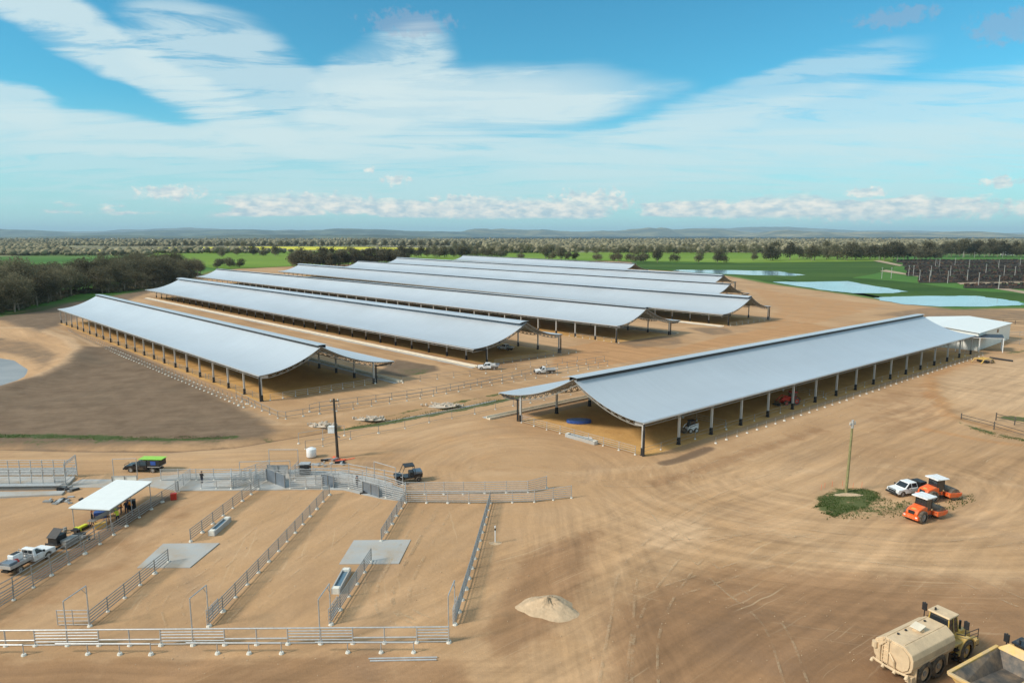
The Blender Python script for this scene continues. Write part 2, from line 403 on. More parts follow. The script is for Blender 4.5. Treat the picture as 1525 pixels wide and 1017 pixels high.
light = np.maximum.reduce([
    line(X, Y, [(-60, 612), (0, 585), (60, 566), (100, 547), (118, 525), (100, 508), (50, 492), (0, 492), (-60, 494)], 2.0, 3.0)*.9,
    line(X, Y, [(100, 510), (60, 488), (88, 470)], 3, 5)*.5,
    line(X, Y, [(0, 443), (70, 437), (130, 431), (200, 428)], 2.5, 5)*.55,
    line(X, Y, [(70, 486), (140, 515), (230, 556), (330, 600), (410, 632)], 1.5, 2.5)*.85,
    line(X, Y, [(-80, 678), (100, 677), (260, 674), (430, 668), (560, 655), (700, 630)], 2.2, 5)*.55,
    line(X, Y, [(430, 632), (560, 606), (700, 582), (850, 556)], 1.5, 3)*.6,
    line(X, Y, [(1180, 424), (1290, 446), (1400, 462), (1525, 470)], 3, 8)*.45,
    line(X, Y, [(1400, 490), (1525, 462), (1600, 450)], 2.5, 6)*.45,
    area(X, Y, [(1390, 560), (1450, 535), (1540, 530), (1600, 560), (1600, 620), (1470, 612), (1400, 590)], 8)*.7,
    line(X, Y, [(980, 850), (1060, 800), (1200, 775)], 1.5, 4)*.6,
    line(X, Y, [(700, 705), (850, 705), (1000, 692), (1140, 642), (1290, 592)], 1.6, 4)*.62,
    line(X, Y, [(1600, 880), (1525, 862), (1350, 850), (1180, 800), (1060, 762), (960, 740)], 1.4, 4)*.68,
    line(X, Y, [(1600, 795), (1400, 802), (1250, 800), (1100, 790)], 1.2, 4)*.6,
    line(X, Y, [(960, 745), (1100, 715), (1210, 700), (1330, 694), (1525, 725)], 1.5, 4)*.6,
    area(X, Y, [(955, 770), (1060, 760), (1075, 800), (1000, 835), (940, 815)], 5)*.75,
    line(X, Y, [(900, 1040), (905, 900), (930, 830), (1000, 770)], 1.2, 3)*.5,
    line(X, Y, [(670, 935), (760, 930), (900, 950)], .5, 1.5)*.4])
orange = np.maximum.reduce([
    area(X, Y, [(830, 520), (890, 508), (960, 515), (1000, 520), (1080, 500), (1200, 480), (1240, 488), (1100, 512), (900, 545), (820, 545)], 5)*.95,
    line(X, Y, [(1500, 640), (1420, 625), (1390, 590), (1385, 560), (1460, 535)], 2.2, 5)*.75,
    area(X, Y, [(1100, 425), (1200, 440), (1330, 455), (1240, 480), (1100, 500), (1150, 460)], 10)*.55,
    line(X, Y, [(1380, 640), (1460, 655), (1560, 668)], 1.8, 4)*.7,
    area(X, Y, [(230, 735), (480, 732), (480, 745), (220, 770), (150, 850), (60, 900)], 4)*.35,
    area(X, Y, [(440, 660), (600, 640), (760, 612), (780, 650), (760, 700), (620, 700), (500, 680)], 6)*.35])
darker = np.maximum.reduce([  # damp patches, ditch beds and other darker ground
    line(X, Y, [(990, 690), (1020, 682), (1055, 668)], 1.1, 2.2)*1.0,
    line(X, Y, [(900, 688), (930, 692)], .25, 1.0)*.8,
    line(X, Y, [(1050, 684), (1170, 660)], .5, 2.0)*.35,
    line(X, Y, [(940, 714), (1010, 718)], .8, 3.0)*.35,
    line(X, Y, [(60, 858), (150, 800), (225, 752), (262, 738)], 1.3, 1.6)*.75,  # plain darker strip along the leftmost pen fence
    area(X, Y, [(770, 890), (1000, 860), (1250, 860), (1525, 880), (1700, 960), (1300, 1040), (950, 1040)], 9)*.40,
    area(X, Y, [(770, 830), (905, 760), (870, 900), (780, 990)], 5)*.25,
    line(X, Y, [(850, 526), (905, 524)], 1.5, 3.0)*.6,
    line(X, Y, ditch_a, .8, 1.2)*.7, line(X, Y, ditch_b, .3, 1.0)*.6])
# sheds' floors: ochre bedding
SHEDS = []
def shed_spec(O, axis, cross, W, L, overhang_near, bays, seed): 
    a = Vector((math.cos(R(axis)), math.sin(R(axis)), 0)); c = Vector((math.cos(R(cross)), math.sin(R(cross)), 0))
    SHEDS.append(dict(O=Vector((O[0], O[1], 0)), a=a, c=c, axis=axis, cross=cross, W=W, L=L, bays=bays, seed=seed))
shed_spec((20.4, 102.8), 39.3, 133.5, 27.3, 145, False, 16, 1)        # right-hand shed
shed_spec((-52.0, 138.4), 134.4, 41.0, 26.3, 178, False, 21, 2)
shed_spec((13.7, 197.2), 134.0, 220.8, 27.0, 272, False, 32, 3)
shed_spec((33.5, 216.7), 134.0, 39.5, 26.9, 365, False, 42, 4)
shed_spec((104.4, 276.9), 131.2, 220.0, 28.5, 412, False, 48, 5)
shed_spec((96.6, 329.2), 129.8, 40.0, 27.0, 390, False, 43, 6)
shed_spec((138.4, 424.7), 127.5, 220.0, 27.0, 412, False, 47, 7)
shed_spec((93.6, 575.3), 124.0, 40.0, 27.0, 290, False, 34, 8)
floor = np.zeros(X.shape)
for s in SHEDS:
    O, a, c, W, L = s['O'], s['a'], s['c'], s['W'], s['L']
    q = [O-c*.8, O+a*L-c*.8, O+a*L+c*(W+.8), O+c*(W+.8)]
    floor = np.maximum(floor, area(X, Y, [(p.x, p.y) for p in q], 1.6, True))
brown *= (1-floor); grass *= (1-floor)

# relief
Z = (vnoise(X, Y, 9, 5)-.5)*.10*near + (vnoise(X, Y, 2.6, 6)-.5)*.03*near
def hollow(pts, w, depth):
    d = seg_dist(X, Y, gp(pts)); return -depth*np.exp(-(d/w)**2)
Z += hollow(ditch_a, 1.4, .8) + hollow(ditch_b, 1.2, .7)
Z += hollow([(-60, 612), (0, 585), (60, 566), (100, 547), (118, 525), (100, 508), (50, 492), (0, 492)], 5.0, -1.1)   # dam wall with the track on top
dp = seg_dist(X, Y, POND_L, True); ip = inside(X, Y, POND_L)
Z += np.where(ip, -np.clip(dp*.35, 0, 1.2)-.25, -.25*np.clip(1-dp/4, 0, 1))
Z += .5*np.exp(-(seg_dist(X, Y, gp([(1420, 628), (1395, 600), (1388, 570)]))/2.5)**2)*(.4+vnoise(X, Y, 3, 9))
d_h = np.hypot((X-G(817, 908).x)/1.0, (Y-G(817, 908).y))
tone = np.maximum.reduce([
    area(X, Y, [(900, 900), (1010, 850), (1150, 845), (1300, 850), (1700, 880), (1900, 1100), (900, 1100)], 10),
    area(X, Y, [(760, 830), (850, 790), (905, 780), (890, 860), (860, 930), (760, 1000), (700, 960)], 5)*.75,
    area(X, Y, [(-100, 1200), (-100, 975), (300, 975), (560, 970), (700, 975), (760, 1200)], 3)*.7,
    area(X, Y, [(0, 850), (110, 790), (240, 735), (320, 745), (200, 850), (60, 930), (-90, 960)], 4)*.5,
    area(X, Y, [(1250, 590), (1420, 560), (1420, 640), (1300, 660)], 8)*.5,
    area(X, Y, [(600, 520), (760, 500), (830, 530), (760, 550), (650, 545)], 6)*.6,
    line(X, Y, [(980, 720), (1100, 680), (1220, 640)], 2.5, 6)*.7,
    line(X, Y, [(640, 690), (760, 700), (860, 690)], 2.0, 6)*.5])
far = tone
pad = np.maximum(floor, 0)
Z *= (1-pad*.8)
Z *= np.clip((700-np.hypot(X, Y))/300, 0, 1)

ny, nx = X.shape
me = bpy.data.meshes.new('ground')
me.vertices.add(nx*ny)
me.vertices.foreach_set('co', np.stack([X.ravel(), Y.ravel(), Z.ravel()], 1).astype(np.float32).ravel())
ii = (np.arange(ny-1)[:, None]*nx+np.arange(nx-1)[None, :]).ravel()
q = np.stack([ii, ii+1, ii+1+nx, ii+nx], 1).ravel().astype(np.int32)
nf = len(ii)
me.loops.add(nf*4); me.loops.foreach_set('vertex_index', q)
me.polygons.add(nf); me.polygons.foreach_set('loop_start', np.arange(0, nf*4, 4, dtype=np.int32)); me.polygons.foreach_set('loop_total', np.full(nf, 4, np.int32))
me.update(calc_edges=True)
me.shade_smooth()
for nm, (a_, b_, c_, d_) in dict(zone=(brown, grass, light, floor), zone2=(orange, darker, far, 1-area(X, Y, dirt_yard, 10))).items():
    at = me.color_attributes.new(nm, 'FLOAT_COLOR', 'POINT')
    at.data.foreach_set('color', np.stack([a_.ravel(), b_.ravel(), c_.ravel(), d_.ravel()], 1).astype(np.float32).ravel())
ground = bpy.data.objects.new('ground', me); col.objects.link(ground); struct(ground)

def ground_mat():
    mt = bpy.data.materials.new('ground_soil_and_grass'); mt.use_nodes = True
    w = NT(mt.node_tree); bs = w.n['Principled BSDF']
    geo = w.new('ShaderNodeNewGeometry'); P = geo.outputs['Position']
    z1 = w.new('ShaderNodeVertexColor', layer_name='zone'); z2 = w.new('ShaderNodeVertexColor', layer_name='zone2')
    br, gr, li = w.xyz(z1.outputs[0]); fl = z1.outputs[1]
    og, dm, fr = w.xyz(z2.outputs[0]); wild = z2.outputs[1]
    nA = w.noise(P, .035, 4, .6, .4); nB = w.noise(P, .22, 5, .65, .3); nC = w.noise(P, 1.6, 4, .65); nD = w.noise(P, 9, 2, .6)
    def thr(maskv, nz, amt=.9):      # noisy edge for a soft mask
        return w.mr(w.m('ADD', maskv, w.m('MULTIPLY', w.m('SUBTRACT', nz, .5), amt)), .35, .65, 0, 1, True)
    # bare yard dirt
    dirt = w.mix(w.mr(nA, .32, .68, 0, 1), (.365, .218, .115, 1), (.510, .325, .185, 1))
    dirt = w.mix(w.mr(nB, .40, .66, 0, .55), dirt, (.46, .275, .140, 1))
    dirt = w.mix(w.mr(w.noise(P, .06, 5, .6, 1.0), .55, .72, 0, .5, True), dirt, (.33, .215, .135, 1))
    # wheel and grader streaks
    def polar(cx, cy, sy, fr_, fa, lo, hi, off, det=4):
        d = w.vm('SUBTRACT', P, (cx, cy, 0)); x, y, _ = w.xyz(d); y = w.m('MULTIPLY', y, sy)
        r = w.m('SQRT', w.m('ADD', w.m('MULTIPLY', x, x), w.m('MULTIPLY', y, y)))
        r = w.m('ADD', r, w.m('MULTIPLY', nA, 4.0))
        a = w.m('ARCTAN2', y, x)
        return r, w.mr(w.noise(w.comb(w.m('MULTIPLY', r, fr_), w.m('MULTIPLY', a, fa), off), 1.0, det, .62, .2), lo, hi, -1, 1)
    def straight(ang, along, across, lo, hi, off, det=4):
        x, y, _ = w.xyz(P); ca, sa = math.cos(R(ang)), math.sin(R(ang))
        u = w.m('ADD', w.m('MULTIPLY', x, ca), w.m('MULTIPLY', y, sa)); v = w.m('SUBTRACT', w.m('MULTIPLY', y, ca), w.m('MULTIPLY', x, sa))
        v = w.m('ADD', v, w.m('MULTIPLY', nA, 5.0))
        return u, v, w.mr(w.noise(w.comb(w.m('MULTIPLY', u, along), w.m('MULTIPLY', v, across), off), 1.0, det, .62, .15), lo, hi, -1, 1)
    x, y, _ = w.xyz(P)
    r1, s1 = polar(46, 92, 1.5, .55, 1.6, .30, .70, 1.0)
    m1 = w.m('MULTIPLY', w.mr(r1, 8, 16, 0, 1, True), w.mr(r1, 48, 72, 1, 0, True))
    m1 = w.m('MULTIPLY', m1, w.mr(x, 2, 16, 0, 1, True))
    m1 = w.m('MULTIPLY', m1, w.mr(y, 92, 104, 1, 0, True))
    r1b, s1b = polar(2, 96, .9, .7, 1.2, .30, .70, 4.0)
    m1b = w.m('MULTIPLY', w.mr(r1b, 6, 12, 0, 1, True), w.mr(r1b, 26, 36, 1, 0, True))
    m1b = w.m('MULTIPLY', w.m('MULTIPLY', m1b, w.mr(y, 86, 92, 0, 1, True)), .8)
    _, _, s2 = straight(39.3, .035, .55, .30, .70, 2.0)
    dA = w.m('SUBTRACT', w.m('MULTIPLY', x, .633), w.m('MULTIPLY', w.m('SUBTRACT', y, 102.8-20.4*1.222), .774))  # signed distance right of shed A's long side
    m2 = w.m('MULTIPLY', w.mr(dA, 2, 7, 0, 1, True), w.mr(dA, 34, 48, 1, 0, True))
    _, _, s3 = straight(91, .05, .8, .30, .70, 3.0)
    m3 = w.m('MULTIPLY', w.mr(w.m('ABSOLUTE', w.m('SUBTRACT', x, 8)), 5, 10, 1, 0, True), w.mr(y, 78, 90, 1, 0, True))
    _, _, s4 = straight(1.5, .05, .8, .30, .70, 5.0)
    m4 = w.mr(y, 51.2, 52.2, 1, 0, True)
    m4 = w.m('MULTIPLY', m4, w.mr(x, 0, 8, 1, 0, True))
    _, _, s5 = straight(62, .08, .6, .32, .70, 6.0)
    m5 = w.m('MULTIPLY', w.m('MULTIPLY', w.mr(y, 53, 55, 0, 1, True), w.mr(y, 88, 92, 1, 0, True)), w.mr(x, -3, 1, .8, 0, True))
    _, _, s6 = straight(134.5, .03, .45, .32, .70, 7.0)
    m6 = w.mr(y, 130, 150, 0, 1, True)
    _, _, s7 = straight(3, .03, .5, .32, .70, 8.0)
    m7 = w.m('MULTIPLY', w.m('MULTIPLY', w.mr(y, 92, 96, 0, 1, True), w.mr(y, 118, 128, 1, 0, True)), w.mr(x, -22, -14, 1, 0, True))
    _, _, s8 = straight(22, .05, .5, .30, .70, 9.0)
    m8 = w.m('MULTIPLY', w.m('MULTIPLY', w.mr(x, 8, 20, 0, 1, True), w.mr(y, 62, 72, 1, 0, True)), .7)
    st = None
    for s, m_, k in ((s1, m1, .22), (s1b, m1b, .20), (s2, m2, .24), (s3, m3, .20), (s4, m4, .17), (s5, m5, .16), (s6, m6, .17), (s7, m7, .18), (s8, m8, .15)):
        t = w.m('MULTIPLY', w.m('MULTIPLY', s, m_), k)
        st = t if st is None else w.m('ADD', st, t)
    st = w.m('MULTIPLY', st, w.m('SUBTRACT', 1.0, w.m('MULTIPLY', fl, .8)))
    stc = w.m('ADD', w.m('MULTIPLY', st, .85), 1.0)
    # fine tread lines in places
    _, _, t1 = straight(39.3, .04, 2.6, .52, .70, 12.0, 2)
    _, _, t2 = straight(100, .05, 2.3, .52, .70, 14.0, 2)
    _, t3 = polar(46, 92, 1.5, 2.2, 2.0, .52, .70, 15.0, 2)
    tr = w.m('ADD', w.m('MULTIPLY', w.m('MAXIMUM', t1, 0.0), m2), w.m('MULTIPLY', w.m('MAXIMUM', t3, 0.0), m1))
    tr = w.m('ADD', tr, w.m('MULTIPLY', w.m('MAXIMUM', t2, 0.0), m5))
    tr = w.m('MULTIPLY', tr, w.mr(w.noise(P, .09, 3), .48, .6, 0, 1, True))
    dirt = w.mix(thr(og, nB, .8), dirt, w.mix(nB, (.36, .19, .085, 1), (.50, .28, .135, 1)))
    dirt = w.mix(w.m('MULTIPLY', w.mr(w.m('ADD', li, w.m('MULTIPLY', w.m('SUBTRACT', nB, .5), 1.1)), .28, .85, 0, 1, True), .55), dirt, (.56, .38, .235, 1))
    dirt = w.vm('MULTIPLY', dirt, w.comb(stc, stc, stc))
    dirt = w.mix(w.m('MULTIPLY', thr(fr, nB, .9), w.mr(fr, 0, 1, .35, .95)), dirt, w.vm('MULTIPLY', dirt, (.66, .60, .57)))
    dirt = w.mix(w.m('MULTIPLY', tr, .38), dirt, (.60, .45, .29, 1))
    dirt = w.mix(w.m('MULTIPLY', thr(dm, nB, .7), w.mr(dm, 0, .8, .3, .9)), dirt, (.155, .10, .065, 1))
    # pale ash-brown ploughed paddock, also the tint of the painted roof shadows
    _, _, sp = straight(10, .04, .9, .25, .75, 20.0)
    pad_ = w.mix(w.mr(nB, .35, .7, 0, 1), (.150, .100, .064, 1), (.225, .155, .102, 1))
    pad_ = w.mix(w.mr(nA, .5, .68, 0, .5, True), pad_, (.13, .10, .07, 1))
    sps = w.m('ADD', w.m('MULTIPLY', sp, .16), 1.0)
    pad_ = w.vm('MULTIPLY', pad_, w.comb(sps, sps, sps))
    c = w.mix(w.mr(w.m('ADD', br, w.m('MULTIPLY', w.m('SUBTRACT', w.m('ADD', w.m('MULTIPLY', nB, .6), w.m('MULTIPLY', nA, .4)), .5), 1.3)), .22, .78, 0, 1, True), dirt, pad_)
    # bedding floor of the sheds
    flc = w.mix(w.mr(nB, .3, .7, 0, 1), (.50, .285, .10, 1), (.66, .40, .155, 1))
    flc = w.mix(w.mr(nC, .45, .75, 0, .5), flc, (.30, .18, .085, 1))
    c = w.mix(thr(fl, nC, .5), c, flc)
    # grass: green paddocks beyond the yard, tufts in the ditches
    gfar = w.mix(w.mr(w.noise(P, .006, 5, .6), .38, .62, 0, 1), (.050, .135, .018, 1), (.085, .20, .028, 1))
    gfar = w.mix(w.mr(w.noise(w.vm('MULTIPLY', P, (.3, 1, 1)), .03, 5, .6), .45, .7, 0, .6), gfar, (.055, .105, .022, 1))
    gnear = w.mix(nC, (.03, .062, .014, 1), (.075, .11, .03, 1))
    gcol = w.mix(wild, gnear, gfar)
    # dry scrub ground far out
    dist = w.vm('LENGTH', P, out=1)
    scrub = w.mix(w.mr(w.noise(P, .0022, 6, .6, .5), .40, .60, 0, 1, True), (.12, .11, .06, 1), (.32, .29, .18, 1))
    scrub = w.mix(w.mr(w.noise(w.vm('ADD', P, (900, 0, 0)), .0012, 5, .6), .52, .60, 0, .8, True), scrub, (.13, .18, .05, 1))
    gcol = w.mix(w.mr(w.m('ADD', dist, w.m('MULTIPLY', w.noise(P, .003, 4), 500)), 1500, 1750, 0, 1, True), gcol, scrub)
    dark = w.mix(w.mr(w.noise(w.vm('MULTIPLY', P, (.35, 1, 1)), .00045, 5, .6), .60, .72, 0, 1, True), (.012, .024, .026, 1), (.07, .08, .055, 1))
    gcol = w.mix(w.mr(w.m('ADD', dist, w.m('MULTIPLY', w.noise(P, .0006, 4), 1800)), 4300, 5600, 0, 1, True), gcol, dark)
    gmask = w.m('MAXIMUM', w.mr(w.m('ADD', gr, w.m('MULTIPLY', w.m('SUBTRACT', w.m('ADD', w.m('MULTIPLY', nB, .6), w.m('MULTIPLY', nC, .4)), .5), 2.6)), .35, .75, 0, .9, True), wild)
    gmask = w.m('MULTIPLY', gmask, w.mr(gr, 0, .15, 0, 1))
    c = w.mix(gmask, c, gcol)
    g = w.m('ADD', w.m('MULTIPLY', w.m('SUBTRACT', nC, .5), .22), w.m('ADD', w.m('MULTIPLY', w.m('SUBTRACT', nD, .5), .22), 1.0))
    c = w.vm('MULTIPLY', c, w.comb(g, g, g))
    w.put(bs.inputs['Base Color'], c)
    bs.inputs['Roughness'].default_value = .92
    bs.inputs['Specular IOR Level'].default_value = .2
    b1 = w.new('ShaderNodeBump'); b1.inputs['Strength'].default_value = .55; b1.inputs['Distance'].default_value = .12
    hh = w.m('ADD', w.m('MULTIPLY', nC, .8), w.m('MULTIPLY', nD, .25))
    w.put(b1.inputs['Height'], hh); w.put(bs.inputs['Normal'], b1.outputs[0])
    return mt
ground.data.materials.append(ground_mat())

# flat sheets: ponds, far paddocks
def water_mat(name, c, rough=.05, bump=.04):
    mt = bpy.data.materials.new(name); mt.use_nodes = True
    w = NT(mt.node_tree); bs = w.n['Principled BSDF']; P = w.new('ShaderNodeNewGeometry').outputs['Position']
    n = w.mr(w.noise(P, .05, 4), .35, .65, .8, 1.2)
    w.put(bs.inputs['Base Color'], w.vm('MULTIPLY', c, w.comb(n, n, n))); bs.inputs['Roughness'].default_value = rough
    bs.inputs['Specular IOR Level'].default_value = .7
    b = w.new('ShaderNodeBump'); b.inputs['Strength'].default_value = bump; b.inputs['Distance'].default_value = .05
    w.put(b.inputs['Height'], w.noise(P, 1.2, 4)); w.put(bs.inputs['Normal'], b.outputs[0])
    return mt
def sheet(name, pts, z, m, jag=0.0, sub=6, seed=0, thick=0.0):
    pts = [Vector(p) for p in pts]; out = []; r = random.Random(seed)
    for i, p in enumerate(pts):
        q = pts[(i+1) % len(pts)]
        for k in range(sub):
            s = p.lerp(q, k/sub); L = (q-p).length
            d = Vector((-(q-p).y, (q-p).x)).normalized()*(r.uniform(-1, 1)*jag if k else 0)
            out.append((s.x+d.x, s.y+d.y))
    mb = MB()
    if thick: mb.prism(out, z-thick, z, 'z')
    else: mb.add([(a, b, z) for a, b in out], [tuple(range(len(out)))])
    o = mb.build(name, m, fix=False) if not thick else mb.build(name, m)
    if not thick:
        if o.data.polygons[0].normal.z < 0: o.data.flip_normals()
    return o
wm = water_mat('pond_water', (.22, .38, .46), .08); wmud = water_mat('muddy_dam_water', (.30, .25, .22), .22)
struct(sheet('pond_water', [Vector(p)*1.0 for p in [(*a,) for a in gp([(-62, 588), (-62, 526), (0, 528), (27, 532), (48, 546), (47, 560), (25, 570), (0, 578)])]], -.45, wmud))
struct(sheet('pond_water', gp([(1300, 444), (1330, 442), (1395, 441), (1455, 441), (1500, 447), (1527, 452), (1520, 455), (1470, 457), (1400, 457), (1350, 454), (1320, 449)]), .14, wm, 1.5, 5, 1))
struct(sheet('pond_water', gp([(1150, 420), (1210, 420), (1262, 419), (1290, 424), (1330, 431), (1353, 434.5), (1330, 437), (1270, 437), (1240, 434), (1200, 428)]), .14, wm, 1.5, 5, 2))
struct(sheet('pond_water', gp([(1010, 402), (1080, 402.5), (1160, 404), (1175, 407), (1200, 409.5), (1180, 411), (1120, 410), (1050, 407), (1000, 404)]), .14, wm, 1.5, 5, 3))
struct(sheet('drain_water', gp([(560, 629.6), (600, 622.4), (650, 613.2), (700, 603.2), (740, 595.2), (738, 593.2), (700, 601.0), (650, 611.0), (600, 620.2), (560, 627.6)]), -.34, wmud, .1, 4, 12))
def field_mat(name, a, b, sc=.02):
    mt = bpy.data.materials.new(name); mt.use_nodes = True
    w = NT(mt.node_tree); bs = w.n['Principled BSDF']; P = w.new('ShaderNodeNewGeometry').outputs['Position']
    n = w.mr(w.noise(w.vm('MULTIPLY', P, (.35, 1, 1)), sc, 6, .6), .35, .65, 0, 1)
    n2 = w.mr(w.noise(P, .5, 4), .3, .7, .85, 1.15)
    c = w.mix(n, (*a, 1), (*b, 1)); w.put(bs.inputs['Base Color'], w.vm('MULTIPLY', c, w.comb(n2, n2, n2)))
    bs.inputs['Roughness'].default_value = .9; bs.inputs['Specular IOR Level'].default_value = .1
    return mt
M['crop'] = field_mat('bright_green_crop', (.11, .20, .022), (.20, .29, .045), .006)
M['crop2'] = field_mat('dark_green_pasture', (.035, .080, .014), (.075, .13, .025), .015)
M['canola'] = field_mat('yellow_canola_flowers', (.50, .48, .04), (.66, .60, .07), .02)
M['stubble'] = field_mat('pale_stubble', (.24, .21, .12), (.33, .28, .17), .01)
M['manure'] = field_mat('dark_trampled_pen_soil', (.030, .024, .022), (.075, .055, .045), .05)
M['gravel'] = field_mat('pale_gravel_track', (.34, .26, .18), (.42, .33, .24), .05)
M['greygravel'] = field_mat('grey_gravel', (.20, .185, .17), (.30, .28, .25), .3)
struct(sheet('paddock', gp([(218, 378), (260, 392), (330, 401), (430, 397), (640, 390), (660, 380), (560, 374.5), (400, 374), (218, 373)]), .3, M['crop'], 4, 6, 4))
struct(sheet('paddock', gp([(640, 389), (900, 389), (1100, 392), (1330, 389), (1330, 379.5), (1100, 376.5), (900, 376), (660, 377)]), .3, M['crop'], 4, 6, 5))
struct(sheet('paddock', gp([(950, 401), (1120, 412), (1250, 419), (1315, 405), (1345, 392), (1330, 389.5), (1100, 392.5), (940, 391)]), .1, M['crop2'], 3, 6, 6))
struct(sheet('paddock', gp([(1100, 412), (1165, 424), (1290, 441), (1430, 458), (1300, 443), (1400, 440.5), (1527, 449), (1700, 462), (1700, 447), (1460, 434), (1350, 420), (1290, 415), (1180, 411)]), .06, M['crop2'], 1.0, 6, 7))
struct(sheet('canola_field', gp([(212, 373), (300, 373.2), (420, 372.6), (620, 373.2), (720, 371.5), (560, 368.4), (400, 367.6), (215, 369)]), .6, M['canola'], 6, 6, 8))
struct(sheet('canola_field', gp([(95, 374.5), (160, 374.5), (155, 372.5), (100, 372.5)]), .6, M['canola'], 6, 5, 9))
struct(sheet('track', gp([(1310, 404), (1380, 414), (1440, 423), (1527, 438), (1700, 462), (1700, 457), (1527, 434), (1440, 420), (1370, 411), (1320, 402)]), .13, M['gravel'], .4, 5, 10))
struct(sheet('track', gp([(1300, 389), (1340, 397), (1345, 395.5), (1310, 388)]), .4, M['gravel'], .5, 5, 10))

# distant hills
def hills(name, dist, cx, width, depth, hmax, seed, colr, n=140, rows=14):
    r = np.random.default_rng(seed)
    xx = np.linspace(cx-width/2, cx+width/2, n); h = np.zeros(n)
    for k, a in ((3, 1), (7, .6), (15, .35), (31, .18), (60, .08)):
        T = r.random(k+2); h += a*np.interp(np.linspace(0, k, n), np.arange(k+2), T)
    h = (h-h.min())/(h.max()-h.min()); h = .25+.75*h
    h *= np.clip(np.minimum(np.arange(n), np.arange(n)[::-1])/12, 0, 1)
    vs = []; fs = []
    for j in range(rows):
        t = j/(rows-1); prof = math.sin(math.pi*t)**1.2
        for i in range(n):
            wob = .75+.5*r.random() if 0 < j < rows-1 else 1
            vs.append((xx[i], dist+depth*(t-.5)+math.sin(i*.31)*depth*.05, hmax*h[i]*prof*(.85+.15*wob)-4))
    for j in range(rows-1):
        for i in range(n-1):
            a = j*n+i; fs.append((a, a+1, a+n+1, a+n))
    mt = bpy.data.materials.new(name+'_bush'); mt.use_nodes = True
    w = NT(mt.node_tree); bs = w.n['Principled BSDF']; P = w.new('ShaderNodeNewGeometry').outputs['Position']
    c = w.mix(w.mr(w.noise(P, .0016, 6, .6), .42, .6, 0, 1, True), (*colr, 1), (colr[0]*3.2, colr[1]*2.6, colr[2]*2.2, 1))
    w.put(bs.inputs['Base Color'], c); bs.inputs['Roughness'].default_value = .95
    mb = MB().add(vs, fs); o = mb.build(name, mt, smooth=True, fix=False); struct(o); return o
hills('hills', 9500, -5200, 9000, 2600, 48, 3, (.030, .045, .032))
hills('hills', 17000, -7000, 16000, 4000, 200, 4, (.035, .05, .035))
hills('hills', 20000, 3500, 11000, 4500, 250, 5, (.06, .065, .035))
hills('hills', 16000, 11500, 12500, 4000, 180, 6, (.09, .09, .05))
hills('hills', 27000, -9000, 22000, 5000, 340, 7, (.05, .06, .045))
hills('hills', 28000, 15000, 26000, 5000, 380, 8, (.05, .06, .045))
# ------------------------------------------------------------------ haze: one box of even air
HAZE_DENSITY = 3.6e-5
hz = MB().box((0, 10000, 249), (84000, 74000, 600-48)).build('haze', None)   # from -27 m to 525 m
hz.data.materials.clear()
hm = bpy.data.materials.new('even_haze'); hm.use_nodes = True
w = NT(hm.node_tree); w.n.clear()
pv = w.new('ShaderNodeVolumePrincipled'); pv.inputs['Color'].default_value = (.55, .80, 1.0, 1)
pv.inputs['Density'].default_value = HAZE_DENSITY; pv.inputs['Anisotropy'].default_value = .0
mo = w.new('ShaderNodeOutputMaterial'); w.l.new(pv.outputs[0], mo.inputs['Volume'])
hz.data.materials.append(hm); hz['kind'] = 'stuff'

# ------------------------------------------------------------------ the sheds
def z_plain(d): return 5.55 + 4.55*(1-min(d, 14.2)/14.2)**2        # wing without overhang, d from the ridge
def z_over(d, D): return 4.75 + 5.45*(1-min(d, D)/D)**2             # wing that oversails the feed road
OVER = 5.0
def post_meshes():
    h = 5.0
    a = MB().box((0, 0, h/2), (.34, .30, h)).box((0, 0, h+.05), (.5, .5, .1)).build('post', 'post'); 
    b = MB().box((0, 0, .62), (.46, .42, 1.24)).box((0, 0, .06), (.62, .58, .12)).build('base_sleeve', 'sleeve')
    return a, b
pa, pb = post_meshes(); POST_ME, SLEEVE_ME = pa.data, pb.data
bpy.data.objects.remove(pa); bpy.data.objects.remove(pb)
def truss_mesh(W, detailed):
    # local: t along X, z up; plain eave at t=0, ridge at W/2, oversail beyond W
    rid = W/2; D2 = W/2+OVER; mb = MB()
    def top(t): return z_plain(rid-t) if t <= rid else z_over(t-rid, D2)
    def bot(t):
        e = top(t)-1.05
        if t < rid: return e if t > 1.5 else e+.25*(1-t/1.5)
        return e
    ts = list(np.linspace(-.1, rid, 10))+list(np.linspace(rid, W+OVER-.3, 14))[1:]
    T = [Vector((t, 0, top(t)-.24)) for t in ts]; B = [Vector((t, 0, max(bot(t), 3.6))) for t in ts]
    r = .12
    for i in range(len(ts)-1):
        mb.tube(T[i], T[i+1], r, 4); mb.tube(B[i], B[i+1], r, 4)
        if detailed:
            m = (T[i]+T[i+1])/2
            mb.tube(B[i], m, .07, 4, caps=False); mb.tube(m, B[i+1], .07, 4, caps=False)
    for i in range(0, len(ts), 1 if detailed else 3): mb.tube(T[i], B[i], .075, 4, caps=False)
    mb.tube(T[-1], B[-1], .09, 4)
    return mb
